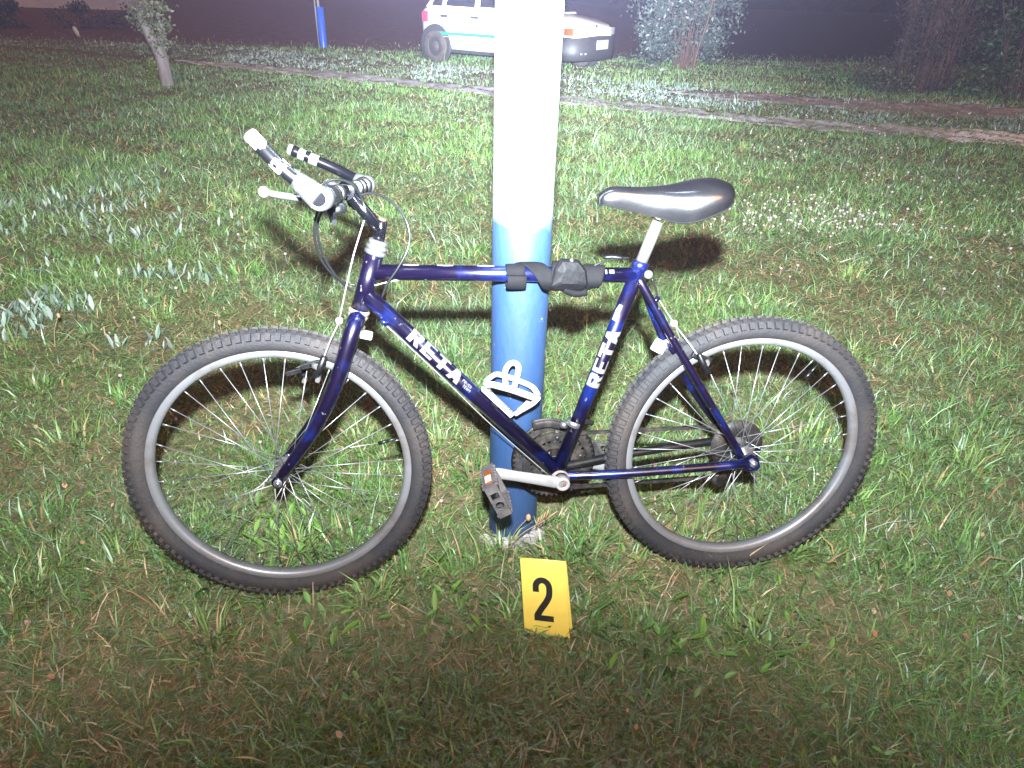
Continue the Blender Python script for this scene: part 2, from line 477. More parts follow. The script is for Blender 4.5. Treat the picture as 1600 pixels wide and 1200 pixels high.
# ------------------------------------------------------------------ leaves and trees
def leaf_cloud(centres, n, size, spread, tones, name, parent, jitter=.35, upright=0.0, aspect=.55):
    """n small folded leaves scattered round the given centres; tones = list of base colours"""
    C = np.asarray(centres, float)
    pick = rng.integers(0, len(C), n)
    P = C[pick, :3] + rng.normal(0, 1, (n, 3)) * C[pick, 3:4] * spread
    P[:, 2] = np.maximum(P[:, 2], .02)
    d = rng.normal(0, 1, (n, 3)); d[:, 2] = d[:, 2] * (1 - upright) + upright * 1.2
    d /= np.linalg.norm(d, axis=1)[:, None]
    o = rng.normal(0, 1, (n, 3)); s = np.cross(d, o); s /= np.linalg.norm(s, axis=1)[:, None]
    nn = np.cross(d, s)
    L = size * rng.uniform(.55, 1.35, (n, 1)); W = L * aspect * .5
    base = P - d * L / 2; tip = P + d * L / 2
    mid = P + nn * L * .08
    V = np.stack([base, mid + s * W, tip, mid - s * W], 1).reshape(-1, 3)
    i = np.arange(n)[:, None] * 4
    T = np.concatenate([i + [0, 1, 2], i + [0, 2, 3]], 0)
    T_ = np.asarray(tones)
    c = T_[rng.integers(0, len(T_), n)] * rng.uniform(1 - jitter, 1 + jitter, (n, 1))
    c = np.repeat(c, 4, 0)
    return big_mesh(name, V, tris=T, colors=np.clip(c, 0, 1), material=M['leaf'], parent=parent)


# small stump with ivy on the left
st = empty('tree_stump', (-4.86, 10.05, 0))
tag(st, 'pale leaning tree stump with small leaves at its top and moss at its foot', 'stump')
trunk = MB()
trunk.tube(spline([(.07, 0, -.05), (.07, 0, .2), (.05, 0, .45), (-.03, 0, .62), (-.10, 0, .80), (-.12, .02, .92)], 5), np.interp(np.linspace(0, 1, 26), [0, .3, .5, .8, 1], [.088, .082, .085, .042, .028]), 12)
trunk.tube(spline([(.06, .02, .40), (.10, .03, .55), (.13, .03, .70), (.10, .04, .86)], 5), np.linspace(.05, .018, 16), 9)
trunk.build('trunk', M['bark'], st)
tw = MB()
for k in range(14):
    a = random.uniform(0, 6.28); x0 = random.uniform(-.14, .1)
    tw.tube([(x0, 0, .55 + random.uniform(0, .3)), (x0 + .1 * math.cos(a), .1 * math.sin(a), .75 + random.uniform(0, .2)), (x0 + .17 * math.cos(a), .16 * math.sin(a), .85 + random.uniform(-.2, .2))], [.006, .005, .003], 5)
tw.build('branch', M['twig'], st)
leaf_cloud([(-.10, -.02, .90, .07), (.02, -.03, .93, .09), (.05, -.05, .78, .09), (.12, -.05, .66, .08), (.17, -.04, .55, .06), (-.17, 0, .80, .05), (.08, -.05, .86, .09), (.14, -.04, .76, .08), (.0, 0, .98, .06), (-.17, 0, .45, .05), (.1, -.05, .5, .05), (.2, 0, .95, .03)],
           900, .055, 1.1, [(.13, .15, .085), (.09, .115, .06), (.16, .17, .11)], 'foliage', st)
moss_c = [(-.10 + .012 * k, -.05, .05 + .028 * k % .32, .06) for k in range(14)]
mo = leaf_cloud([(-.09, -.05, .08, .07), (-.06, -.06, .2, .06), (-.09, -.04, .30, .05), (-.12, -.03, .12, .06)], 700, .03, .8, [(.14, .17, .035), (.11, .145, .03)], 'moss', st, upright=.5)
mo['kind'] = 'stuff'


def shrub(name, label, cat, x, y, stems, clumps, n, size, tones, group=None, stem_mat=None, thin=.008):
    o = empty(name, (x, y, 0))
    tag(o, label, cat, group)
    for (x0, y0, x1, y1, h, r) in stems:
        mx, my = x0 + (x1 - x0) * .35, y0 + (y1 - y0) * .35
        MB().tube(spline([(x0, y0, -.05), (mx, my, h * .5), (x1, y1, h)], 4), np.linspace(r, r * .45, 9), 6).build('stem', stem_mat or M['twig'], o)
    leaf_cloud(clumps, n, size, 1.0, tones, 'foliage', o)
    return o


# the round bush to the right of the car
cl = []
for k in range(70):
    a = random.uniform(0, 6.28); h = random.uniform(.25, 2.3)
    rad = .95 * math.sqrt(max(.05, 1 - ((h - 1.1) / 1.35) ** 2)) * random.uniform(.55, 1.0)
    if h < .6: rad = max(rad, .55) * random.uniform(.8, 1.15)
    cl.append((rad * math.cos(a), rad * math.sin(a) * .9, h, random.uniform(.09, .17)))
stems = []
for k in range(40):
    a = random.uniform(0, 6.28); q_ = random.uniform(.1, .8)
    stems.append((.16 * math.cos(a), .12 * math.sin(a) - .12, q_ * math.cos(a), q_ * math.sin(a) * .8 - .2, random.uniform(.6, 1.7), random.uniform(.007, .014)))
bush = shrub('bush', 'rounded grey green bush with pink stems to the right of the white car', 'bush', 3.14, 14.75, stems, cl, 13500, .075,
             [(.065, .085, .078), (.045, .066, .056), (.09, .11, .10), (.034, .052, .042)])
sk = MB(); sk.tube(spline([(.02, -.85, -.05), (.05, -.88, .35), (.17, -.9, 1.0), (.22, -.9, 1.9)], 5), np.linspace(.02, .013, 16), 7)
sk.build('support_pole', M['twig'], bush)

# reddish conifer and leafy shrub at the right edge
con = empty('conifer', (6.25, 11.75, 0))
tag(con, 'brown needled upright conifer at the right edge of the photo', 'tree')
b = MB()
for k in range(170):
    a = random.uniform(0, 6.28); rr = .44 * math.sqrt(random.random())
    x0, y0 = rr * math.cos(a), rr * math.sin(a) * .8
    z0 = random.uniform(-.05, 2.2); h = random.uniform(.5, 1.1)
    b.tube([(x0, y0, z0), (x0 * 1.05 + random.uniform(-.05, .05), y0 * 1.05, z0 + h * .5), (x0 * 1.12 + random.uniform(-.1, .1), y0 * 1.1, z0 + h)], [random.uniform(.007, .014), .008, .003], 5)
b.tube([(0, 0, -.05), (.02, 0, 1.5), (0, 0, 3.2)], [.09, .07, .03], 9)
b.build('trunk', M['twig'], con)
cl = []
for k in range(60):
    a = random.uniform(0, 6.28); z = random.uniform(.12, 3.2); rr = (.47 if z > .4 else .36) * random.uniform(.6, 1)
    cl.append((rr * math.cos(a), rr * math.sin(a), z, .10))
leaf_cloud(cl, 15000, .085, 1.0, [(.060, .042, .036), (.048, .038, .030), (.08, .058, .052), (.034, .038, .026)], 'foliage', con, upright=.65, aspect=.14)

cl = []
for k in range(110):
    a = random.uniform(0, 6.28); z = random.uniform(.15, 3.0)
    rr = 1.15 * math.sqrt(max(.25, 1 - ((z - 1.5) / 1.9) ** 2)) * random.uniform(.45, 1.0)
    cl.append((rr * math.cos(a), rr * math.sin(a), z, random.uniform(.1, .2)))
stems = [(.5 * math.cos(k), .4 * math.sin(k) - .3, .8 * math.cos(k) + random.uniform(-.2, .2), .6 * math.sin(k) - .3, random.uniform(1.2, 2.4), random.uniform(.010, .018)) for k in range(20)]
shrub('leafy_shrub', 'tall dark green leafy shrub at the far right edge', 'shrub', 7.75, 11.55, stems, cl, 11000, .07,
      [(.040, .075, .032), (.055, .095, .040), (.028, .05, .024), (.075, .095, .055)])
cl = [(-.15 + .3 * math.cos(k * 1.3), .3 * math.sin(k * 1.3), .12 + .05 * (k % 4), .11) for k in range(12)]
leaf_s = shrub('low_shrub', 'low dark leafy growth at the foot of the brown conifer', 'shrub', 5.75, 11.55, [(0, 0, .1, 0, .3, .006), (0, 0, -.2, .1, .35, .006), (.1, 0, .3, 0, .3, .006)], cl, 1300, .05,
               [(.05, .06, .03), (.08, .075, .05), (.04, .055, .03)])

# low hedges in front of the pale wall
def hedge(x0, x1, y, h, label, tones, bumps=()):
    o = empty('hedge', ((x0 + x1) / 2, y, 0)); tag(o, label, 'hedge')
    w = (x1 - x0) / 2; cl = []
    for k in range(int((x1 - x0) * 16)):
        cl.append((random.uniform(-w, w), random.uniform(-.35, .35), random.uniform(.06, h), .07))
    for bx, bh in bumps:
        for k in range(14):
            cl.append((bx - (x0 + x1) / 2 + random.uniform(-.28, .28), random.uniform(-.25, .25), random.uniform(h, bh), .05))
    for k in range(int((x1 - x0) * 3)):
        xx = random.uniform(-w, w); MB().tube([(xx, 0, -.05), (xx + random.uniform(-.1, .1), 0, h * .8)], [.015, .006], 5).build('stem', M['twig'], o)
    leaf_cloud(cl, int((x1 - x0) * 620), .085, 1.0, tones, 'foliage', o)


hedge(-22.0, -13.4, 20.6, .46, 'dark low hedge at the far left edge of the photo', [(.035, .032, .028), (.025, .03, .022)], bumps=((-13.7, .62),))
hedge(-13.0, -10.2, 21.2, .44, 'dark reddish low hedge right of the gap before the pale wall', [(.055, .036, .034), (.04, .03, .028)], bumps=((-12.2, .62),))

# dark tree belt added to hide the bright sky at the horizon
wv = MB()
for k in range(150):
    wx = -72 + 144 * (k + .5) / 150; wh = random.uniform(4.5, 7.5); wy = random.uniform(78, 86)
    n0 = len(wv.v)
    wv.ball((wx, wy, wh * .48), 1, 9, 7, (random.uniform(2.4, 3.4), 2.0, wh * .52))
    for i in range(n0, len(wv.v)):
        x, y, z = wv.v[i]; j = 1 + random.uniform(-.12, .12)
        wv.v[i] = (wx + (x - wx) * j, wy + (y - wy) * j, max(-.05, z * (1 + random.uniform(-.07, .07))))
tag(wv.build('sky_screen_trees', mat('dark_tree_mass', (.022, .024, .018), .9, var=(.035, .038, .026), var_scale=1.5, bump=1.0, bump_scale=3), None), 'added dark belt of trees hiding the bright sky beyond the field', kind='stuff')

# ------------------------------------------------------------------ the pole the bicycle leans on
PX, PY, PR = 0.0125, 1.4505, 0.0645
pole = empty('street_pole', (PX, PY, 0))
tag(pole, 'thick round pole painted blue below and white above, behind the bicycle', 'pole')
def wob(r, z): return r
MB().lathe([(PR, -.25), (PR, .2), (PR, .5), (PR, .70), (PR, .905)], seg=48).build('painted_band', M['pole_blue'], pole)
MB().lathe([(PR - .0004, .905), (PR - .0012, 2.0), (PR - .004, 4.0), (PR - .008, 5.6), (.01, 5.62)], seg=48).build('shaft', M['pole_white'], pole)
ft = MB()
for k in range(6):
    a = -2.2 + k * .42 + random.uniform(-.1, .1)
    rr = PR + .012 + random.uniform(-.008, .014); s = random.uniform(.018, .030)
    vs = []
    for i in range(7):
        th = i / 7 * 6.28; q_ = s * random.uniform(.6, 1)
        vs.append((rr * math.cos(a) + q_ * math.cos(th), rr * math.sin(a) + q_ * math.sin(th) * .8, .006 + random.uniform(0, .012)))
    nb_ = len(vs)
    lo = [(x * 1.05, y * 1.05, -.05) for x, y, z in vs]
    ft.add(vs + lo, [tuple(range(nb_))] + [(i, i + nb_, (i + 1) % nb_ + nb_, (i + 1) % nb_) for i in range(nb_)])
ft.build('concrete_footing', M['concrete'], pole)

# the same kind of pole far behind, thin and blue at its foot
bp_ = empty('street_pole', (-4.55, 17.5, 0))
tag(bp_, 'slim distant post with bright blue foot left of the white car', 'pole')
MB().lathe([(.085, -.1), (.085, .80), (.0, .802)], seg=20).build('painted_band', mat('bright_blue_paint', (.02, .09, .50), .35), bp_)
MB().lathe([(.027, .80), (.025, 4.0), (.0, 4.01)], c=(-.03, 0, 0), seg=16).build('shaft', M['bark'], bp_)
MB().tube([(-.10, -.03, -.05), (-.10, -.03, 1.4)], .018, 8).build('conduit', M['pole_white'], bp_)

fp = empty('street_pole', (13.6, 27.5, 0))
tag(fp, 'faint grey post deep in the dark left of the brown conifer', 'pole')
MB().lathe([(.14, -.1), (.13, 4.0), (.0, 4.01)], seg=14).build('shaft', M['pole_white'], fp)
MB().lathe([(.20, -.1), (.20, .04), (.15, .06)], seg=14).build('base_collar', M['concrete'], fp)

# small white topped stake on the left
stk = empty('marker_stake', (-8.62, 15.0, 0))
tag(stk, 'thin stake with a small white paddle head on the far left grass', 'stake')
MB().tube([(.0, 0, -.05), (-.05, 0, .13), (-.09, 0, .25)], .012, 7).build('stick', M['twig'], stk)
MB().tube([(-.085, 0, .22), (-.11, 0, .30), (-.14, 0, .38), (-.155, 0, .415)], [.02, .045, .045, .012], 10, flat=((0, 1, 0), .35)).build('paddle', M['whitep'], stk)

# paper scraps
def scrap(x, y, s, label):
    z = float(height(np.array(x), np.array(y))) + .03
    o = MB().add([(-s, -s * .7, 0), (s, -s * .6, .015), (s * .8, s * .6, .05), (-s * .7, s * .8, .03), (0, 0, .045)], [(0, 1, 4), (1, 2, 4), (2, 3, 4), (3, 0, 4)])
    ob = o.build('paper_scrap', M['whitep'], None, loc=(x, y, z))
    md = ob.modifiers.new('thickness', 'SOLIDIFY'); md.thickness = .002
    tag(ob, label, 'litter')


scrap(2.62, 14.05, .055, 'small white paper scrap on the ground left of the round bush')
scrap(5.85, 8.05, .05, 'pale paper scrap lying on the dirt path at right')


# ------------------------------------------------------------------ white hatchback
M['hubcap'] = mat('dull_hubcap', (.055, .05, .05), .7)
def make_car():
    root = empty('parked_car', (0.0, 0.0, 0.0))
    tag(root, 'white five door hatchback with a teal side stripe parked behind the pole', 'car')
    W = .78
    # stations along x (front +): x, half width, sill z, belt z (top of lower body)
    S = [(-1.60, .60, .42, .80), (-1.57, .70, .36, .93), (-1.40, .755, .30, .955), (-.9, .78, .24, .945), (0, .785, .22, .925), (.75, .785, .22, .905), (1.0, .78, .24, .89), (1.45, .755, .28, .83), (1.72, .70, .32, .755), (1.82, .62, .36, .69), (1.85, .48, .40, .62)]
    sec = []
    b = MB()
    for x, hw, zs, zb in S:
        h = zb - zs
        ring = [(-hw * .90, zs), (-hw * .985, zs + h * .14), (-hw, zs + h * .45), (-hw * .985, zs + h * .72), (-hw * .95, zs + h * .93), (-hw * .86, zb), (0, zb + .025)]
        ring = ring + [(-y, z) for y, z in reversed(ring[:-1])]
        sec.append([(x, y, z) for y, z in ring])
    m = len(sec[0]); vs = [p for r in sec for p in r]; fs = []
    for i in range(len(sec) - 1):
        for k in range(m - 1):
            fs.append((i * m + k, i * m + k + 1, (i + 1) * m + k + 1, (i + 1) * m + k))
        fs.append((i * m + m - 1, i * m, (i + 1) * m, (i + 1) * m + m - 1))
    fs.append(tuple(range(m))); fs.append(tuple(reversed(range((len(sec) - 1) * m, len(sec) * m))))
    b.add(vs, fs, True)
    body = b.build('body', M['carwhite'], root)
    # greenhouse
    g = [(-1.50, .62, .955), (-1.22, .55, 1.36), (-.2, .56, 1.43), (.35, .53, 1.39), (1.02, .66, .905)]
    MB().add([(-1.52, -.66, .94), (1.03, -.68, .90), (.34, -.53, 1.385), (-.25, -.56, 1.43), (-1.20, -.53, 1.37),
              (-1.52, .66, .94), (1.03, .68, .90), (.34, .53, 1.385), (-.25, .56, 1.43), (-1.20, .53, 1.37)],
             [(0, 1, 2, 3, 4), (9, 8, 7, 6, 5), (1, 6, 7, 2), (0, 4, 9, 5), (2, 7, 8, 3), (3, 8, 9, 4)]).build('cabin', M['carwhite'], root, bevel=.03)
    # side windows: on the plane of the cabin's side, a little proud
    def side_pt(x, z, s, off=.012):
        t = (z - .92) / (1.40 - .92)
        return (x, s * ((.67 - .125 * t) + off), z)
    for s in (-1, 1):
        for (xa, xb, xc, xd) in ((-1.36, -1.12, -1.08, -1.17), (-1.02, -.36, -.37, -.96), (-.24, .72, .33, -.26)):
            pts = [(xa, .965), (xb, .955), (xc, 1.345), (xd, 1.33)]
            ws = MB().add([side_pt(x, z, s) for x, z in pts] + [side_pt(x, z, s, -.01) for x, z in pts], [(0, 1, 2, 3), (0, 4, 5, 1), (1, 5, 6, 2), (2, 6, 7, 3), (3, 7, 4, 0)])
            ws.build('side_window', M['glass'], root)
        # door seams and handles
        for hx in (-.98, -.28):
            MB().box((hx, s * .782, .80), (.17, .03, .045)).build('door_handle', M['carblack'], root, bevel=.008)
        MB().tube([(-.36, s * .79, .88), (-.36, s * .79, .28)], .005, 5).build('door_seam', M['carblack'], root)
        MB().box((-.15, s * .789, .515), (2.10, .012, .05)).build('side_stripe', M['teal'], root)
        MB().box((-.15, s * .790, .462), (2.10, .010, .014)).build('pinstripe', M['greyline'], root)
        MB().box((-.15, s * .757, .225), (1.75, .03, .055)).build('sill', M['carblack'], root)
        tl = MB().box((-1.475, s * .722, .775), (.19, .05, .18), Matrix.Rotation(s * .28, 3, 'Z'))
        tl.build('tail_light', M['taillight'], root, bevel=.015)
        def lens(pts, z0, z1, nm, mt):
            q_ = [(x + .03, y * 1.025, z) for x, y in pts for z in (z0, z1)] + [(x - .06, y * .9, z) for x, y in pts for z in (z0, z1)]
            n_ = len(pts); e = 2 * n_
            fs_ = [(2 * i, 2 * i + 2, 2 * i + 3, 2 * i + 1) for i in range(n_ - 1)] + [(2 * i + 1, 2 * i + 3, e + 2 * i + 3, e + 2 * i + 1) for i in range(n_ - 1)] + [(2 * i, e + 2 * i, e + 2 * i + 2, 2 * i + 2) for i in range(n_ - 1)] + [(0, 1, e + 1, e), (2 * n_ - 2, e + 2 * n_ - 2, e + 2 * n_ - 1, 2 * n_ - 1)]
            MB().add(q_, fs_).build(nm, mt, root, bevel=.008)
        lens([(1.56, s * .735), (1.66, s * .715), (1.72, s * .70)], .60, .715, 'indicator', M['orange'])
        lens([(1.725, s * .70), (1.78, s * .66), (1.82, s * .615), (1.845, s * .52), (1.85, s * .40)], .595, .715, 'headlight', M['headlamp'])
        for wx in (-1.20, 1.15):
            w = empty('wheel', (wx, s * .725, .285), parent=root)
            MB().lathe([(.17, -.085), (.25, -.09), (.275, -.07), (.285, -.03), (.285, .03), (.275, .07), (.25, .09), (.17, .085)], axis=(0, 1, 0), seg=36).build('tyre', M['tyre'], w)
            MB().lathe([(.172, -.08), (.165, -.06), (.10, -.05), (.06, -.085), (.0, -.085)] if s < 0 else [(.172, .08), (.165, .06), (.10, .05), (.06, .085), (.0, .085)], axis=(0, 1, 0), seg=30).build('hubcap', M['hubcap'], w)
            # arch: flat dark disc on the body side imitates the wheel well's shaded hollow
            MB().lathe([(.0, -.035), (.365, -.035), (.365, .0), (.35, .004), (.0, .004)] if s > 0 else [(.0, .035), (.365, .035), (.365, .0), (.35, -.004), (.0, -.004)], c=(wx, s * .782, .30), axis=(0, 1, 0), seg=40).build('wheel_well_disc', M['carblack'], root)
    # bumpers: dark lower front and rear quarter
    fb = MB()
    st = [(1.42, -.775), (1.70, -.735), (1.86, -.62), (1.925, -.35), (1.94, 0), (1.925, .35), (1.86, .62), (1.70, .735), (1.42, .775)]
    for z0, z1, push in ((.20, .60, 0),):
        vs = [(x + push, y, z0 + .02) for x, y in st] + [(x + .012, y * 1.01, (z0 + z1) / 2 - .05) for x, y in st] + [(x - .01, y, z1 - .03) for x, y in st] + [(x - .12, y * .9, z1) for x, y in st] + [(x - .15, y * .9, z0) for x, y in st]
        n_ = len(st)
        fb.add(vs, [(r * n_ + i, r * n_ + i + 1, (r + 1) * n_ + i + 1, (r + 1) * n_ + i) for r in range(3) for i in range(n_ - 1)] + [(4 * n_ + i, 4 * n_ + i + 1, i + 1, i) for i in range(n_ - 1)], True)
    fb.build('front_bumper', M['carblack'], root)
    rb = MB()
    st = [(-1.33, -.77), (-1.52, -.74), (-1.62, -.6), (-1.66, 0), (-1.62, .6), (-1.52, .74), (-1.33, .77)]
    vs = [(x, y, .24) for x, y in st] + [(x - .01, y * 1.012, .40) for x, y in st] + [(x, y, .53) for x, y in st] + [(x + .1, y * .9, .55) for x, y in st]
    n_ = len(st)
    rb.add(vs, [(r * n_ + i, r * n_ + i + 1, (r + 1) * n_ + i + 1, (r + 1) * n_ + i) for r in range(3) for i in range(n_ - 1)], True)
    rb.build('rear_bumper', M['carblack'], root)
    MB().box((1.955, -.02, .455), (.02, .42, .15)).build('licence_plate', M['whitep'], root, bevel=.006)
    MB().ball((1.80, 0, .71), .04, scale=(.5, 1, 1.3)).build('bonnet_emblem', M['carblack'], root)
    for y in (-.62, -.52):
        MB().box((1.875 + (.03 if y > -.6 else 0), y, .33), (.02, .05, .03)).build('bumper_lamp', M['headlamp'], root)
    MB().add([(1.045, -.60, .93), (1.045, .60, .93), (.42, .47, 1.345), (.42, -.47, 1.345)], [(0, 1, 2, 3)]).build('windscreen', M['glass'], root)
    MB().add([(-1.545, -.56, .98), (-1.545, .56, .98), (-1.29, .46, 1.32), (-1.29, -.46, 1.32)], [(0, 1, 2, 3)]).build('rear_window', M['glass'], root)
    return root


car = make_car()
CA = math.radians(-33)
car.rotation_euler = (0, 0, CA)
cx_, cy_ = -1.62, 14.58       # where the right rear tyre stands
lx, ly = -1.20, -.74
car.location = (cx_ - (lx * math.cos(CA) - ly * math.sin(CA)), cy_ - (lx * math.sin(CA) + ly * math.cos(CA)), -.005)


# ------------------------------------------------------------------ the bicycle
# local axes: x forwards (left in the photo), y to the bicycle's left (towards the camera), z up in its leaning plane
bike = empty('bicycle')
BF = Vector((-0.99276384, -0.12008315, 0.0)); BN = Vector((0.11885693, -0.98262632, 0.14254314)); BU = Vector((-0.01711703, 0.14151167, 0.98978859))
bike.matrix_world = Matrix(((BF.x, BN.x, BU.x, 0.56412885), (BF.y, BN.y, BU.y, 1.32283201), (BF.z, BN.z, BU.z, 0), (0, 0, 0, 1)))
tag(bike, 'blue purple mountain bike with white lettering leaning on the blue pole', 'bicycle')
WB, WR = 1.0775, .3318


def mirror(pts):
    return [(p[0], -p[1], p[2]) for p in pts]


def tube_part(name, pts, r, m, seg=14, parent=None, **k):
    return MB().tube(pts, r, seg, **k).build(name, m, parent or bike)


# --- wheels
def tyre_mesh():
    b = MB()
    Rc, rr = .3070, .0230
    prof = []
    for k in range(-1, 16):
        a = math.radians(-52 + (284) * k / 15 if k >= 0 else -52)
        prof.append((Rc + rr * math.sin(a), rr * 1.06 * math.cos(a)))
    prof = [(Rc + rr * math.sin(math.radians(t)), rr * 1.06 * math.cos(math.radians(t))) for t in np.linspace(-72, 252, 19)]
    b.lathe(prof, axis=(0, 1, 0), seg=110)
    n = 102
    for k in range(n):
        th = 2 * math.pi * k / n
        for side in (-1, 1):
            for (lat, hgt, w, l, off) in ((58, .0066, .0120, .0100, .0), (22, .0046, .0090, .0105, .5)):
                t = th + off * 2 * math.pi / n
                a = math.radians(90 - lat)   # angle on the tyre section, 90 = crown
                er = Vector((math.cos(t), 0, math.sin(t))); et = Vector((-math.sin(t), 0, math.cos(t)))
                out = er * math.sin(a) + Vector((0, side * math.cos(a), 0))
                tan = er * math.cos(a) - Vector((0, side * math.sin(a), 0))
                c = er * Rc + out * (rr + hgt * .3) + Vector((0, side * rr * .06 * math.cos(a), 0))
                rot = Matrix((et, tan, out)).transposed()
                b.box(c, (l, w * (1.25 if lat > 40 else 1), hgt * 1.7), rot)
    return b.mesh('tyre')


tyre_me = tyre_mesh()
tyre_me.materials.append(M['rubber'])
rim_b = MB()
rim_b.lathe([(.2870, -.0115), (.2875, -.0128), (.2860, -.0134), (.2760, -.0128), (.2712, -.0090), (.2695, 0), (.2712, .0090), (.2760, .0128), (.2860, .0134), (.2875, .0128), (.2870, .0115), (.2800, .0110), (.2790, 0), (.2800, -.0110)], axis=(0, 1, 0), seg=96, closed=True)
rim_me = rim_b.mesh('rim'); rim_me.materials.append(M['rim'])


def make_wheel(x, zrot, hub_w, rear, phase):
    w = empty('wheel', (x, 0, WR - .0005), parent=bike)
    w.rotation_euler = (0, 0, zrot)
    def sub(name, me):
        o = bpy.data.objects.new(name, me); col.objects.link(o); o.parent = w; return o
    t = sub('tyre', tyre_me); r = sub('rim', rim_me)
    r.rotation_euler = (0, phase, 0)
    fl_r = .0225 if rear else .020
    MB().lathe([(.0, -hub_w - .002), (.008, -hub_w - .002), (.010, -hub_w + .004), (fl_r, -hub_w + .004), (fl_r, -hub_w + .0075), (.015, -hub_w + .012), (.013, 0), (.015, hub_w - .012), (fl_r, hub_w - .0075), (fl_r, hub_w - .004), (.010, hub_w - .004), (.008, hub_w + .002), (0, hub_w + .002)],
               axis=(0, 1, 0), seg=24).build('hub', M['alloy'], w)
    half = .068 if not rear else .078
    ax = MB().lathe([(0, -half), (.0048, -half), (.0048, half), (0, half)], axis=(0, 1, 0), seg=12)
    for s in (-1, 1):
        ax.lathe([(.0049, s * (half - .016)), (.0095, s * (half - .016)), (.0095, s * (half - .004)), (.0070, s * (half - .003)), (.0049, s * (half - .003))], axis=(0, 1, 0), seg=6 if rear else 14, smooth=False)
    ax.build('axle', M['chrome'], w)
    # spokes: three-cross, one mesh per crossing direction and flange, shared by its repeats
    kinds = {}
    for side in (-1, 1):
        for d in (-1, 1):
            a_h = 0.0; a_r = d * math.radians(57)
            p0 = Vector((fl_r * .88 * math.cos(a_h), side * (hub_w - .0058 + .003 * d), fl_r * .88 * math.sin(a_h)))
            p1 = Vector((.268 * math.cos(a_r), side * .004, .268 * math.sin(a_r)))
            pm = p1 + (p0 - p1).normalized() * .014
            sb = MB().tube([p0, pm], .00095, 6).tube([pm, p1], .0016, 6)
            me = sb.mesh('spoke'); me.materials.append(M['spoke']); kinds[(side, d)] = me
    for side in (-1, 1):
        for d in (-1, 1):
            for k in range(9):
                o = sub('spoke', kinds[(side, d)])
                th = math.radians(40 * k + (10 if side > 0 else 0) + (20 if d < 0 else 0) - d * 57) + phase
                o.rotation_euler = (0, -th, 0)
    # valve
    v = MB().tube([(.268, 0, 0), (.232, 0, 0)], .0032, 8).tube([(.245, 0, 0), (.222, 0, 0)], .0042, 8).build('valve', M['blackp'], w)
    v.rotation_euler = (0, -math.radians(126 if rear else 166), 0)
    return w


fw_ = make_wheel(WB, .0212, .031, False, .13)
rw_ = make_wheel(0.0, 0.0, .030, True, .05)
# spoke reflector on the front wheel
# --- cogs on the rear wheel (far side)
cg = MB()
for k, (r, y) in enumerate(((.060, -.030), (.052, -.035), (.045, -.040), (.038, -.045), (.032, -.050), (.027, -.054))):
    n = int(r * 2 * math.pi / .0127)
    prof = []
    vs = []
    for i in range(n * 4):
        th = 2 * math.pi * i / (n * 4)
        q_ = r + (.0035 if i % 4 in (1, 2) else -.002)
        vs.append((q_ * math.cos(th), y, q_ * math.sin(th)))
    vs2 = [(x, y - .002, z) for x, yy, z in vs]
    m_ = len(vs)
    cg.add(vs + vs2, [tuple(range(m_)), tuple(reversed(range(m_, 2 * m_)))] + [(i, (i + 1) % m_, (i + 1) % m_ + m_, i + m_) for i in range(m_)])
cg.lathe([(.066, -.026), (.066, -.028), (.02, -.0285), (.02, -.026)], axis=(0, 1, 0), seg=40, closed=True)
cg.build('cassette', M['greasy'], rw_)

# --- frame
HT, HB = (0.8418, 0.0000, 0.8169), (0.8824, 0.0000, 0.6969)
BB = (0.4486, 0.0000, 0.2941)
ST = (0.2852, 0.0000, 0.7928)
hd = (Vector(HT) - Vector(HB)).normalized()
tube_part('head_tube', [HB, HT], .0185, M['paint'], 20)
TT0, TT1 = Vector((0.8546, 0.0000, 0.7790)), Vector((0.2969, 0.0000, 0.7640))
tube_part('top_tube', [TT0, TT1], .0163, M['paint'], 20)
DT0, DT1 = Vector((0.8667, 0.0000, 0.7336)), Vector(BB)
tube_part('down_tube', [DT0, DT1], .0178, M['paint'], 20)
STd = (Vector(ST) - Vector(BB)).normalized()
tube_part('seat_tube', [BB, ST], .0160, M['paint'], 20)
MB().lathe([(.0, -.036), (.021, -.036), (.0215, -.030), (.0215, .030), (.021, .036), (0, .036)], c=BB, axis=(0, 1, 0), seg=24).build('bottom_bracket_shell', M['paint'], bike)
bbc = MB()
for s in (-1, 1):
    bbc.lathe([(.0225, s * .034), (.0225, s * .038), (.017, s * .040), (.017, s * .046), (.010, s * .047), (.009, s * .058)], c=BB, axis=(0, 1, 0), seg=24)
bbc.build('bottom_bracket_cup', M['rusty'], bike)
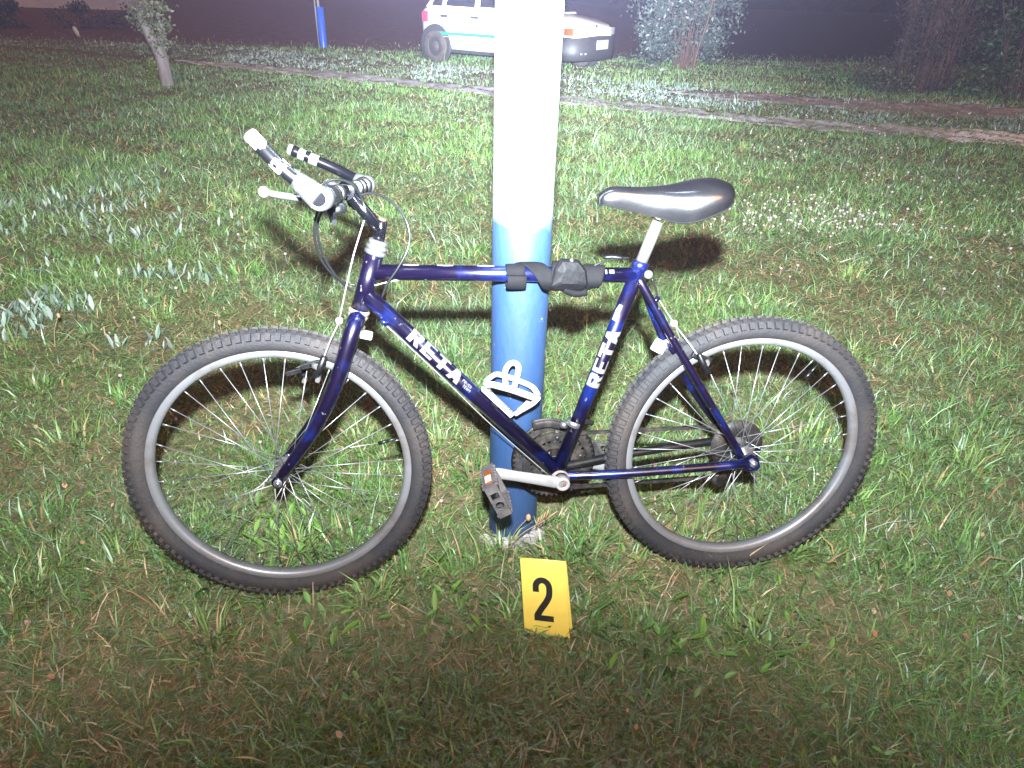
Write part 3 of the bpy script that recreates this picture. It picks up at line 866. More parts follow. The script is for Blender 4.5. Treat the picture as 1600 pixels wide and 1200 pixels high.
for s in (1, -1):
    pts = [(0.2906, 0.0000, 0.7555), (0.2819, 0.0120, 0.7443), (0.2117, 0.0300, 0.6307), (0.1449, 0.0460, 0.5263), (0.0808, 0.0580, 0.4284), (0.0300, 0.0640, 0.3505)]
    pts = [(p[0], s * p[1], p[2]) for p in pts]
    if s < 0:
        pts = [(0.2905, -.0, .758), (.279, -.012, .747), (.2070, -.030, .602), (.1300, -.046, .488), (.062, -.058, .398), (.014, -.064, .347)]
    tube_part('seat_stay', spline(pts, 5), .0088, M['paint'], 12)
    cpts = [(BB[0] - .01, s * .020, BB[2]), (BB[0] - .06, s * .030, BB[2] + .004), (BB[0] - .20, s * .048, BB[2] + .016), (.02, s * .064, WR - .004)]
    tube_part('chain_stay', spline(cpts, 6), .0105, M['paint'] if s > 0 else M['blackp'], 12)
    d_ = MB()
    out = [(-.020, -.012), (-.012, .012), (.010, .024), (.034, .010), (.040, -.006), (.010, -.022), (-.012, -.022)]
    n_ = len(out)
    d_.add([(x, s * .0625, WR + z) for x, z in out] + [(x, s * .0680, WR + z) for x, z in out], [tuple(range(n_)), tuple(reversed(range(n_, 2 * n_)))] + [(i, (i + 1) % n_, (i + 1) % n_ + n_, i + n_) for i in range(n_)])
    d_.build('dropout', M['paint'], bike, bevel=.0012)
MB().tube([(.205, -.032, .600), (.205, .032, .600)], .006, 10).build('brake_bridge', M['paint'], bike)

# --- fork
for s in (1, -1):
    near = [(0.8851, 0.0060, 0.6876), (0.8895, 0.0340, 0.6781), (0.9022, 0.0480, 0.6444), (0.9263, 0.0540, 0.5772), (0.9565, 0.0560, 0.5112), (0.9941, 0.0570, 0.4461), (1.0360, 0.0575, 0.3885), (1.0702, 0.0580, 0.3450)]
    pts = near if s > 0 else [(p[0], -p[1], p[2]) for p in near]
    n8 = spline(pts, 5)
    tube_part('fork_blade', n8, np.interp(np.linspace(0, 1, len(n8)), [0, .12, .55, 1], [.0175, .0175, .0155, .0105]), M['paint'], 16)
    hx = WB
    fd = MB().lathe([(.0, s * .054), (.0125, s * .054), (.0125, s * .0605), (.0, s * .0605)], c=(hx, 0, WR), axis=(0, 1, 0), seg=20)
    fd.build('fork_end', M['paint'], bike)
hs = MB()
hb = Vector(HB); ht = Vector(HT)
hs.lathe([(.0, -.016), (.0195, -.016), (.0215, -.012), (.0215, -.007), (.0188, -.005), (.0225, -.002), (.0225, .003), (.0188, .005)], c=hb, axis=hd, seg=28)
hs.build('lower_headset', M['rusty'], bike)
hs = MB()
hs.lathe([(.0188, -.002), (.0220, .000), (.0220, .005), (.0190, .007), (.0190, .009), (.0215, .010), (.0215, .016), (.0175, .018), (.0190, .019), (.0190, .027), (.0150, .029), (.0, .029)], c=ht, axis=hd, seg=28)
hs.build('upper_headset', M['chrome'], bike)

# --- stem, bar, controls
q0 = ht + hd * .026; q1 = Vector((0.8238, 0.0000, 0.8832))
MB().tube([q0, q0.lerp(q1, .5), q1 - hd * .002, q1], [.0118, .0118, .0118, .0095], 18).build('quill', M['blackm'], bike)
MB().lathe([(.0, .0), (.0075, .0), (.0075, .003), (.004, .004), (.0, .001)], c=q1, axis=hd, seg=12).build('quill_bolt', M['rust'], bike)
BC = Vector((.887, 0, .941)); BD = Vector((.032, .54, .030)).normalized()
s0 = q0.lerp(q1, .52)
MB().tube([s0, s0.lerp(BC, .5), BC - (BC - s0).normalized() * .004], [.0128, .0128, .0125], 18).tube([BC - BD * .024, BC + BD * .024], .0178, 20).build('stem', M['blackm'], bike)
MB().tube([s0.lerp(BC, .52) + Vector((.002, .0035, .0112)), s0.lerp(BC, .86) + Vector((.002, .0035, .0112))], .0052, 10).build('stem_sticker', M['decal'], bike)
MB().tube([BC - BD * .268, BC + BD * .268], .0112, 18).build('handlebar', M['blackm'], bike)
nl, fr = BC + BD * .245, BC - BD * .245
# grips: short black sleeves inside the bar ends
for c in (nl, fr):
    s = 1 if c is nl else -1
    MB().lathe([(.0112, -.048), (.0165, -.047), (.0175, -.040), (.0155, -.034), (.0165, -.020), (.0155, -.010), (.0170, 0), (.0195, .004), (.0195, .010), (.0165, .014), (.0112, .015)], c=c - BD * s * .035, axis=BD, seg=22).build('grip', M['blackp'], bike)
ne1, ne2 = Vector((0.9566, 0.2500, 1.0025)), Vector((1.0019, 0.2350, 1.0501))
fe1, fe2 = Vector((0.9470, -0.2600, 0.9633)), Vector((1.0398, -0.2620, 1.0030))
def bar_end(c, a, e, m, name_m):
    o = MB().tube(spline([c, c.lerp(a, .35), a, e], 8), np.interp(np.linspace(0, 1, 25), [0, .2, .4, 1], [.0165, .0145, .0122, .0118]), 18).build('bar_end', m, bike)
    MB().lathe([(.0112, -.016), (.0190, -.015), (.0200, -.008), (.0200, .010), (.0185, .016), (.0150, .0175), (.0108, .0165), (.0104, .0100), (.0, .0098)] if c is nl else [(.0112, .016), (.0190, .015), (.0200, .008), (.0200, -.010), (.0185, -.016), (.0150, -.0175), (.0108, -.0165), (.0, -.0100)], c=c, axis=BD, seg=26).build('clamp', M['chrome'], o)
    t = (e - a).normalized()
    MB().lathe([(.0118, -.007), (.0126, -.006), (.0128, -.002), (.0120, .002), (.006, .0035), (.0058, .001), (.0, .001)], c=e, axis=t, seg=20).build('end_plug', M['alloy'], o)
    return o
be_n = bar_end(nl, ne1, ne2, M['worn_bar'], 'near')
be_n['label'] = 'worn bar end with black paint scraped to bare metal'
be_f = bar_end(fr, fe1, fe2, M['blackm'], 'far')
be_f['label'] = 'glossy black bar end with two white sticker bands'
MB().tube([nl + BD * .012, nl.lerp(ne1, .28) + BD * .006, nl.lerp(ne1, .62)], [.020, .0180, .0140], 18).build('silver_sleeve', M['chrome'], be_n)
for a, b_ in ((.22, .36), (.47, .66)):
    p0, p1 = fe2.lerp(fe1, a), fe2.lerp(fe1, b_)
    st_ = MB().tube([p0, p1], .0122, 18, caps=False); st_.build('sticker_band', M['decal'], be_f)
MB().tube([fr, fr.lerp(fe1, .34)], [.0185, .0150], 18).build('silver_sleeve', M['chrome'], be_f)

# brake levers: bracket on the bar, blade reaching forwards
for s in (1, -1):
    c = BC + BD * s * .150
    br = MB().lathe([(.0112, -.011), (.0165, -.011), (.0165, .011), (.0112, .011)], c=c, axis=BD, seg=20)
    fwd = Vector((.86, 0, .20)).normalized()
    dn = Vector((.55, 0, -.75)).normalized()
    piv = c + fwd * .030 + Vector((0, 0, -.012))
    br.tube([c + dn * .010, c.lerp(piv, .6), piv + BD * s * .004], [.0120, .0100, .0085], 10)
    br.tube([piv - Vector((0, 0, .010)), piv + Vector((0, 0, .010))], .0060, 10)
    lev = br.build('brake_lever', M['blackp'], bike)
    if s > 0:
        b1, b2, b3 = Vector((0.9516, 0.1650, 0.9464)), Vector((0.9759, 0.2000, 0.9548)), Vector((0.9943, 0.2250, 0.9627))
    else:
        b1, b2, b3 = piv + Vector((.018, -.010, .004)), piv + Vector((.040, -.05, .008)), piv + Vector((.048, -.085, .004))
    sp_ = spline([piv, b1, b2, b3], 6)
    bl = MB().tube(sp_, np.interp(np.linspace(0, 1, len(sp_)), [0, .3, .9, 1], [.0065, .0085, .0075, .0085]), 12, flat=((0, 0, 1), .75))
    bl.ball(b3, .0098)
    bl.build('lever_blade', M['alloy'], lev)
    # thumb shifter under the bar
    sc_ = c - BD * s * .045
    sh = MB().lathe([(.0112, -.008), (.0160, -.008), (.0160, .008), (.0112, .008)], c=sc_, axis=BD, seg=20)
    sh.lathe([(.0, -.010), (.0170, -.010), (.0185, -.004), (.0185, .005), (.0140, .010), (.0, .010)], c=sc_ + Vector((.004, 0, -.026)), axis=Vector((.2, 0, 1)), seg=20)
    shf = sh.build('thumb_shifter', M['blackp'], bike)
    MB().tube(spline([sc_ + Vector((.004, 0, -.03)), sc_ + Vector((.010, s * .018, -.042)), sc_ + Vector((.004, s * .040, -.046))], 5), np.linspace(.0065, .0050, 11), 10).build('lever_blade', M['blackp'], shf)

# --- cables
def cable(name, pts, r=.0026, m='cable'):
    return MB().tube(spline(pts, 8), r, 8).build(name, M[m], bike)


cable('cable_housing', [(0.9233, 0.1000, 0.9601), (0.9025, 0.0800, 0.9682), (0.8833, 0.0500, 0.9631), (0.8675, 0.0300, 0.9482), (0.8589, 0.0100, 0.9243), (0.8532, 0.0120, 0.8976)])
cable('cable_housing', [(0.8922, -0.0500, 0.9122), (0.8642, -0.0500, 0.9273), (0.8351, -0.0400, 0.9296), (0.8041, -0.0200, 0.9156), (0.7793, 0.0000, 0.8880), (0.7702, 0.0100, 0.8566), (0.7765, 0.0200, 0.8252), (0.7972, 0.0240, 0.7900), (0.8194, 0.0240, 0.7588), (0.8314, 0.0220, 0.7319)])
cable('cable_housing', [(0.9245, 0.1300, 0.9234), (0.9369, 0.1100, 0.8957), (0.9432, 0.0900, 0.8608), (0.9401, 0.0700, 0.8244), (0.9253, 0.0500, 0.7899), (0.9036, 0.0300, 0.7656), (0.8821, 0.0240, 0.7572)])
cable('cable_housing', [(0.9171, 0.1200, 0.9220), (0.9326, 0.1000, 0.8964), (0.9370, 0.0850, 0.8599), (0.9316, 0.0650, 0.8195), (0.9179, 0.0450, 0.7835), (0.9017, 0.0300, 0.7577), (0.8882, 0.0240, 0.7441)])
cable('cable_wire', [(0.8559, 0.0000, 0.8909), (0.8658, 0.0080, 0.8646), (0.8820, 0.0300, 0.8182), (0.8998, 0.0360, 0.7578), (0.9176, 0.0360, 0.6943)], .0016, 'wire')
cable('cable_wire', [(0.8464, 0.0100, 0.7532), (0.8204, 0.0060, 0.7585), (0.7905, 0.0000, 0.7620)], .0014, 'wire')
cable('cable_wire', [(0.8283, 0.0060, 0.6669), (0.7151, 0.0060, 0.5461), (0.6028, 0.0060, 0.4224), (0.4704, 0.0120, 0.2915)], .0012, 'wire')
MB().tube([(0.8364, 0.0120, 0.6800), (0.8265, 0.0120, 0.6686)], .0052, 10).build('cable_stop', M['paint'], bike)

# --- front brake
MB().box((0.9194, 0.0360, 0.6876), (.013, .012, .012)).build('cable_hanger', M['whitep'], bike, bevel=.003)
cable('cable_wire', [(0.9196, 0.0360, 0.6849), (0.9388, 0.0400, 0.6497), (0.9570, 0.0460, 0.6091)], .0018, 'wire')
cable('cable_wire', [(0.9196, 0.0360, 0.6849), (0.9241, -0.0100, 0.6330), (0.9246, -0.0460, 0.5767)], .0014, 'wire')
for s in (1, -1):
    a0, a1, a2 = ((0.9534, 0.0480, 0.6167), (0.9621, 0.0540, 0.5967), (0.9768, 0.0500, 0.5702)) if s > 0 else ((1.004, -.048, .575), (1.012, -.054, .556), (1.022, -.050, .535))
    ca = MB().tube(spline([a0, a1, a2], 4), [.0060, .0065, .0070, .0075, .0080, .0080, .0075, .0070, .0065], 10)
    arm = ca.build('brake_arm', M['blackp'], bike)
    MB().box(Vector(a2) + Vector((.006, -s * .022, .022)), (.050, .010, .012), Matrix.Rotation(math.radians(14), 3, 'Y')).build('brake_pad', M['blackp'], arm, bevel=.002)
    MB().tube([Vector(a1) + Vector((.018, -s * .012, -.002)), Vector(a1) + Vector((.006, s * .004, 0))], .0062, 10).tube([Vector(a2) + Vector((-.006, -s * .02, -.004)), Vector(a2) + Vector((-.006, s * .008, -.004))], .0050, 10).build('pad_bolt', M['alloy'], arm)
MB().box((0.8732, -0.0040, 0.6436), (.030, .018, .016), Matrix.Rotation(math.radians(-14), 3, 'Y')).build('reflector_bracket', M['whitep'], bike, bevel=.003)
MB().tube([(0.8834, -0.0020, 0.6671), (0.8749, -0.0040, 0.6578)], .0050, 10).build('bracket_bolt', M['alloy'], bike)

# --- rear brake
MB().tube([(0.2753, 0.0200, 0.7710), (0.2626, -0.0200, 0.7617)], .0060, 12).lathe([(.0, .0), (.0085, .0), (.0092, .004), (.0092, .009), (.006, .011), (.0, .011)], c=(0.2747, 0.0180, 0.7705), axis=(0, 1, 0), seg=16).build('seat_clamp_bolt', M['alloy'], bike)
cable('cable_housing', [(0.2581, 0.0000, 0.7550), (0.2493, 0.0000, 0.7352), (0.2432, 0.0000, 0.7152)], .0024)
MB().tube([(0.2546, 0.0000, 0.6982), (0.2467, 0.0000, 0.7067), (0.2403, 0.0000, 0.7152)], .0062, 10).build('cable_stop', M['paint'], bike)
cable('cable_wire', [(0.2399, 0.0000, 0.7109), (0.2216, 0.0000, 0.6846), (0.2015, 0.0000, 0.6578)], .0015, 'wire')
MB().box((0.1998, 0.0000, 0.6548), (.014, .012, .012)).build('cable_hanger', M['whitep'], bike, bevel=.003)
cable('cable_wire', [(0.1980, 0.0000, 0.6518), (0.1780, 0.0260, 0.6255), (0.1540, 0.0460, 0.5931)], .0018, 'wire')
cable('cable_wire', [(0.1980, 0.0000, 0.6518), (0.1655, -0.0260, 0.5960), (0.1383, -0.0460, 0.5507)], .0014, 'wire')
for s in (1, -1):
    pr = [(0.1541, 0.0480, 0.5998), (0.1436, 0.0540, 0.5778), (0.1258, 0.0500, 0.5517)]
    a0, a1, a2 = pr if s > 0 else [(p[0] + .012, -p[1], p[2] - .012) for p in pr]
    arm = MB().tube(spline([a0, a1, a2], 4), [.0055, .006, .0065, .007, .0075, .0075, .007, .0065, .006], 10).build('brake_arm', M['blackp'], bike)
    MB().box(Vector(a1) + Vector((-.004, -s * .022, .006)), (.050, .010, .012), Matrix.Rotation(math.radians(-22), 3, 'Y')).build('brake_pad', M['blackp'], arm, bevel=.002)
    MB().tube([Vector(a1) + Vector((-.014, -s * .012, .002)), Vector(a1) + Vector((-.006, s * .004, 0))], .0062, 10).build('pad_bolt', M['alloy'], arm)
MB().box((0.2236, -0.0140, 0.5970), (.032, .010, .030), Matrix.Rotation(math.radians(-28), 3, 'Y')).build('reflector_bracket', M['whitep'], bike, bevel=.003)
MB().tube([(0.2211, -0.0060, 0.6072), (0.2120, -0.0040, 0.6136), (0.1792, -0.0030, 0.5934)], .0040, 8).build('bracket_stalk', M['rusty'], bike)

# --- seat post and saddle
sp0, sp1 = Vector(ST) - STd * .02, Vector((0.2565, 0.0000, 0.8770))
MB().tube([sp0, sp0.lerp(sp1, .7), sp1], [.0128, .0128, .0118], 20).build('seat_post', M['alloy'], bike)
MB().lathe([(.0162, -.004), (.0178, -.002), (.0178, .012), (.0150, .013), (.0128, .013)], c=Vector(ST) - STd * .012, axis=STd, seg=24).build('seat_collar', M['paint'], bike)
MB().tube(spline([(.322, -.010, .800), (.345, -.016, .802), (.365, -.018, .800)], 4), [.006, .007, .008, .0085, .009, .009, .0085, .007, .005], 10, flat=((0, 0, 1), .5)).build('seat_clamp_lever', M['blackp'], bike)
cable('cable_housing', [(.395, .002, .783), (.372, .0, .792), (.345, -.004, .798), (.310, -.010, .800)], .0024)
# saddle: sections along x, half width w, crown height zt, edge height ze (skirt bottom)
SX = np.linspace(.386, .116, 30)
wS = np.interp(SX, [.116, .122, .135, .16, .20, .235, .265, .31, .36, .380, .386], [.048, .066, .073, .074, .068, .050, .034, .024, .0205, .018, .010])
ztS = np.interp(SX, [.108, .120, .15, .19, .24, .30, .36, .380, .386], [.948, .960, .966, .961, .950, .946, .949, .944, .932])
dS = np.interp(SX, [.116, .124, .15, .19, .225, .26, .31, .36, .386], [.034, .046, .062, .075, .074, .060, .046, .040, .020])
def smooth(a, n=3):
    for _ in range(n):
        a = np.concatenate([[a[0]], (a[:-2] + 2 * a[1:-1] + a[2:]) / 4, [a[-1]]])
    return a
wS, ztS, dS = smooth(wS), smooth(ztS), smooth(dS)
vs = []; K = 21
for x, w, zt, dd in zip(SX, wS, ztS, dS):
    for k in range(K):
        t = -1 + 2 * k / (K - 1)
        if abs(t) < .62:
            u = t / .62
            y = w * .86 * u; z = zt - .014 * (abs(u) ** 2.2) * (w / .074 + .25)
        else:
            u = (abs(t) - .62) / .38
            e = .014 * (w / .074 + .25)
            y = math.copysign(w * (.86 + .14 * math.sin(min(1, u * 1.6) * math.pi / 2)) * (1 - .10 * max(0, u - .6) / .4), t)
            z = zt - e - (dd - e) * u ** 1.15
        vs.append((x, y, z))
ns = len(SX)
fs = [(i * K + k, i * K + k + 1, (i + 1) * K + k + 1, (i + 1) * K + k) for i in range(ns - 1) for k in range(K - 1)]
fs += [tuple(range(K)), tuple(reversed(range((ns - 1) * K, ns * K)))]
sd_ = MB().add(vs, fs, True)
sad = sd_.build('saddle', M['saddle'], bike)
ba = MB()
for s in (-1, 1):
    ba.tube(spline([(.368, s * .008, .918), (.33, s * .016, .908), (.27, s * .022, .902), (.20, s * .022, .904), (.14, s * .030, .918)], 5), .0035, 8)
ba.tube([(.262, -.028, .894), (.262, .028, .894)], .009, 12)
ba.build('saddle_rail', M['rusty'], sad)
edge = [vs[i * K + K - 1] for i in range(ns)]
MB().tube([(x, y * 1.0, z) for x, y, z in edge], .0016, 6).tube([(x, -y, z) for x, y, z in edge], .0016, 6).build('saddle_piping', M['strap'], sad)

# --- cranks, pedals, chainrings, chain
def crank(c0, c1, name_parent=None):
    ax = (Vector(c1) - Vector(c0)).normalized()
    b = MB()
    n8 = [Vector(c0).lerp(Vector(c1), t) for t in (0, .12, .35, .65, .9, 1)]
    b.tube(n8, [.0150, .0150, .0138, .0128, .0135, .0118], 16, flat=((0, 1, 0), .48))
    s = 1 if c0[1] > 0 else -1
    b.lathe([(.0, -s * .022), (.0155, -s * .022), (.0165, 0), (.0160, s * .0075), (.0150, s * .0085), (.0092, s * .0085), (.0090, s * .004), (.0, s * .004)], c=c0, axis=(0, 1, 0), seg=26)
    b.lathe([(.0, -s * .006), (.0128, -s * .006), (.0128, s * .0068), (.0, s * .0068)], c=c1, axis=(0, 1, 0), seg=20)
    o = b.build('crank_arm', M['crank'], bike)
    MB().lathe([(.0, s * .0045), (.0080, s * .0045), (.0080, s * .0056), (.0, s * .0050)], c=c0, axis=(0, 1, 0), seg=14).build('crank_bolt', M['rust'], o)
    return o


C0 = Vector((0.4491, 0.0700, 0.3032)); C1 = Vector((0.6113, 0.0740, 0.3417))
crank(C0, C1)
F0 = Vector((BB[0], -.070, BB[2])); F1 = F0 - (C1 - C0) * Vector((1, 0, 1)).x + Vector((0, 0, 0))
F1 = Vector((F0.x - (C1.x - C0.x), -.074, F0.z - (C1.z - C0.z)))
crank(F0, F1)


def pedal(c, s, across):
    """c: axle root on the crank, s: outward sign, across: unit vector of the plate's long side in the bike plane"""
    a = Vector(across).normalized(); t = a.cross(Vector((0, 1, 0)))
    rot = Matrix((a, Vector((0, 1, 0)), t)).transposed()
    root = empty('pedal', parent=bike)
    b = MB()
    def at(i, j, k): return Vector(c) + a * i + Vector((0, s * j, 0)) + t * k
    L, T, J0, J1 = .074, .028, .014, .104
    # cage: front and back rails, inner and outer end plates, centre barrel
    for i in (-L / 2, L / 2):
        b.box(at(i, (J0 + J1) / 2, 0), (.007, J1 - J0, T), rot)
    for k in range(7):
        for i in (-L / 2, L / 2):
            for tt in (-1, 1):
                b.box(at(i, J0 + .010 + k * .0125, tt * (T / 2 + .0015)), (.006, .006, .005), rot)
    b.box(at(0, J0, 0), (L, .008, T), rot)
    pb = b.build('pedal_cage', M['pedalp'], root, bevel=.001)
    # outer end plate with a square window and a round bearing hole, built as a frame of strips
    e = MB()
    h = .005; jo = J1
    segs = []
    def plate(i0, i1, k0, k1): e.box(at((i0 + i1) / 2, jo, (k0 + k1) / 2), (i1 - i0, .006, k1 - k0), rot)
    plate(-L / 2 - .003, L / 2 + .003, -T / 2, -T / 2 + h); plate(-L / 2 - .003, L / 2 + .003, T / 2 - h, T / 2)
    plate(-L / 2 - .003, -.022, -T / 2 + h, T / 2 - h); plate(-.006, .001, -T / 2 + h, T / 2 - h); plate(.019, L / 2 + .003, -T / 2 + h, T / 2 - h)
    e.lathe([(.0092, -.004), (.0112, -.004), (.0112, .004), (.0092, .004)], c=at(.010, jo, 0), axis=(0, 1, 0), seg=20, closed=True)
    e.build('end_plate', M['pedalp'], root)
    MB().tube([at(0, -.004, 0), at(0, J1 - .006, 0)], [.0085, .0075], 14).build('pedal_barrel', M['blackp'], root)
    MB().box(at(-L / 2 - .005, (J0 + J1) / 2 + .010, 0), (.005, .046, .016), rot).build('pedal_reflector', M['orange'], root)
    MB().box(at(-L / 2 - .0078, (J0 + J1) / 2 + .020, 0), (.0016, .024, .014), rot).build('reflector_face', M['whitep'], root)
    return root


M['pedalp'] = mat('dusty_grey_pedal_plastic', (.045, .039, .039), .7, var=(.085, .073, .069), var_scale=40, bump=.2)
pa = Vector((0.5935, 0.1720, 0.2904)) - Vector((0.6338, 0.1720, 0.3762)); pa.y = 0
pedal(C1 + Vector((0, 0, 0)) + pa.normalized() * .012, 1, pa)
pedal(F1, -1, (.8, 0, .3))


def ring_gear(r, y, th, hole):
    n = int(round(2 * math.pi * r / .0127))
    out = []
    for i in range(n * 4):
        a = 2 * math.pi * i / (n * 4); q_ = r + (.0042 if i % 4 in (1, 2) else -.0015)
        out.append((BB[0] + q_ * math.cos(a), BB[2] + q_ * math.sin(a)))
    inn = [(BB[0] + hole * math.cos(2 * math.pi * i / (n * 4)), BB[2] + hole * math.sin(2 * math.pi * i / (n * 4))) for i in range(n * 4)]
    m_ = n * 4
    V_ = [(x, y, z) for x, z in out] + [(x, y, z) for x, z in inn] + [(x, y - th, z) for x, z in out] + [(x, y - th, z) for x, z in inn]
    F_ = []
    for i in range(m_):
        j = (i + 1) % m_
        F_ += [(i, j, m_ + j, m_ + i), (2 * m_ + i, 3 * m_ + i, 3 * m_ + j, 2 * m_ + j), (i, 2 * m_ + i, 2 * m_ + j, j), (m_ + i, m_ + j, 3 * m_ + j, 3 * m_ + i)]
    return MB().add(V_, F_)


cs = empty('chainset', parent=bike)
ring_gear(.0960, -.056, .003, .0800).build('chainring', M['greasy'], cs)
ring_gear(.0740, -.049, .003, .0580).build('chainring', M['greasy'], cs)
ring_gear(.0560, -.042, .003, .0400).build('chainring', M['greasy'], cs)
sp5 = MB()
for k in range(5):
    a = 2 * math.pi * k / 5 + .4
    d = Vector((math.cos(a), 0, math.sin(a)))
    sp5.tube([Vector(BB) + Vector((0, -.055, 0)) + d * .012, Vector(BB) + Vector((0, -.055, 0)) + d * .084], [.012, .008], 8, flat=((0, 1, 0), .5))
    sp5.lathe([(.0, .0), (.005, .0), (.005, .006), (.0, .006)], c=Vector(BB) + Vector((0, -.050, 0)) + d * .066, axis=(0, 1, 0), seg=10)
sp5.build('spider', M['greasy'], cs)
gd = MB().lathe([(.104, -.0605), (.104, -.0625), (.088, -.0635), (.086, -.0615)], c=BB, axis=(0, 1, 0), seg=56, closed=True); gd.build('chain_guard', M['blackp'], cs)

# chain: link plates along the upper and lower runs and round the sprockets
ch_pts = []
cr, rr_ = .0745, .0455
yb, yr = -.0505, -.041
def arc(cx, cz, r, y, a0, a1, n): return [(cx + r * math.cos(a), y, cz + r * math.sin(a)) for a in np.linspace(a0, a1, n)]
up0, up1 = Vector((BB[0] - .01, yb, BB[2] + cr)), Vector((0.004, yr, WR + rr_))
lo0, lo1 = Vector((BB[0] - .01, yb, BB[2] - cr)), Vector((.024, yr, WR - .095))
path = [tuple(up1.lerp(up0, t)) for t in np.linspace(0, 1, 34)] + arc(BB[0], BB[2], cr, yb, math.pi * .52, -math.pi * .5, 20) + [tuple(lo0.lerp(lo1, t)) for t in np.linspace(.02, 1, 34)] \
    + arc(.010, WR - .060, .018, yr, -math.pi * .4, math.pi * .5, 5) + arc(0, WR, rr_, yr, -math.pi * .5, -math.pi * 1.48, 14)
chb = MB()
seglen = .0127
P_ = [Vector(p) for p in path]
acc = 0; k = 0
for i in range(len(P_) - 1):
    L_ = (P_[i + 1] - P_[i]).length
    d = (P_[i + 1] - P_[i]).normalized()
    while acc < L_:
        c = P_[i] + d * acc
        up_ = d.cross(Vector((0, 1, 0))); rot = Matrix((d, Vector((0, 1, 0)), up_)).transposed()
        w = .0030 if k % 2 else .0042
        for s in (-1, 1):
            chb.box(c + Vector((0, s * w, 0)), (.0145, .0013, .0075), rot)
        chb.box(c, (.0055, .007, .0055), rot)
        acc += seglen; k += 1
    acc -= L_
chb.build('chain', M['greasy'], bike)

# front derailleur: clamp band on the seat tube, arm and cage
fdc = Vector((0.4140, 0.0000, 0.4198))
MB().lathe([(.0160, -.007), (.0185, -.006), (.0185, .006), (.0160, .007)], c=fdc, axis=STd, seg=24).tube([fdc + Vector((.018, .004, -.002)), fdc + Vector((.030, -.002, -.004))], .0085, 12).build('front_derailleur', M['chrome'], bike)
fda = MB().tube(spline([fdc + Vector((-.010, -.016, .0)), fdc + Vector((-.030, -.034, -.012)), fdc + Vector((-.055, -.050, -.026))], 4), [.0075] * 9, 8, flat=((0, 1, 0), .7))
for s in (-.062, -.046):
    fda.tube(spline([(BB[0] + .055, s, BB[2] + .098), (BB[0] + .01, s, BB[2] + .103), (BB[0] - .045, s, BB[2] + .085)], 4), [.0095] * 9, 8, flat=((0, 1, 0), .16))
fda.build('derailleur_cage', M['greasy'], bike)
# rear derailleur
rd = MB().tube(spline([(-.004, -.066, WR - .020), (.000, -.070, WR - .034), (.010, -.062, WR - .058)], 4), [.010] * 9, 10, flat=((0, 1, 0), .6))
rd.lathe([(.0, -.004), (.024, -.004), (.024, .004), (.0, .004)], c=(.010, yr, WR - .060), axis=(0, 1, 0), seg=14)
rd.lathe([(.0, -.004), (.022, -.004), (.022, .004), (.0, .004)], c=(.024, yr, WR - .100), axis=(0, 1, 0), seg=14)
rd.tube([(.008, yr + .008, WR - .052), (.026, yr + .008, WR - .108)], .011, 8, flat=((0, 1, 0), .16))
rd.build('rear_derailleur', M['greasy'], bike)

# --- bottle cage
bc = empty('bottle_cage', parent=bike)
dtd = (DT1 - DT0).normalized(); dts = Vector((0, 1, 0)).cross(dtd)
if dts.z < 0: dts = -dts
def dtp(px, off, n):     # along the down tube: distance from the head, height above the tube axis, sideways
    return DT0 + dtd * px + dts * off + Vector((0, n, 0))
def along(p): return (Vector(p) - DT0).dot(dtd), (Vector(p) - DT0).dot(dts)
k0, _a = along((0.6222, 0.0000, 0.5178)); k1, _b = along((0.5556, 0.0000, 0.4497))
plate_ = MB()
mid = (k0 + k1) / 2
rotp = Matrix((dtd, Vector((0, 1, 0)), dts)).transposed()
plate_.box(dtp(mid, .0250, 0), (k1 - k0, .022, .011), rotp)
plate_.build('back_plate', M['whitep'], bc, bevel=.0015)
MB().box(dtp(mid - .004, .0172, .004), (.018, .024, .006), rotp).build('mount_block', M['blackp'], bc)
for q_ in (k0 + .016, k1 - .016):
    MB().lathe([(.0, .0), (.0042, .0), (.0042, .003), (.0, .0032)], c=dtp(q_, .0305, 0), axis=dts, seg=10).build('cage_bolt', M['alloy'], bc)
def flip(pts, s):
    if s > 0: return pts
    out = []
    for p in pts:
        a_, o_ = along(p); out.append(tuple(dtp(a_, o_, -p[1])))
    return out


arms = (([(0.6216, 0.0120, 0.5257), (0.6072, 0.0260, 0.5324), (0.5885, 0.0360, 0.5312), (0.5635, 0.0390, 0.5241), (0.5351, 0.0380, 0.5121), (0.5141, 0.0310, 0.5007), (0.5043, 0.0240, 0.4943)], [(0.5043, 0.0240, 0.4943), (0.5150, 0.0200, 0.4806), (0.5382, 0.0120, 0.4623), (0.5532, 0.0050, 0.4487)], .0080),
        ([(0.6186, -0.0100, 0.5245), (0.6060, -0.0240, 0.5294), (0.5906, -0.0350, 0.5324), (0.5698, -0.0380, 0.5259), (0.5433, -0.0380, 0.5156), (0.5122, -0.0360, 0.5012), (0.5012, -0.0280, 0.4913), (0.4965, -0.0180, 0.4826)], [(0.4981, -0.0180, 0.4874), (0.5100, -0.0160, 0.4792), (0.5253, -0.0100, 0.4680), (0.5434, -0.0050, 0.4534)], .0066))
for arm_r, ret, w_ in arms:
    MB().tube(spline(arm_r, 6), w_, 10, flat=((0, 1, 0), .34)).tube(spline(ret, 6), w_ * .78, 10, flat=((0, 1, 0), .4)).build('cage_arm', M['whitep'], bc)
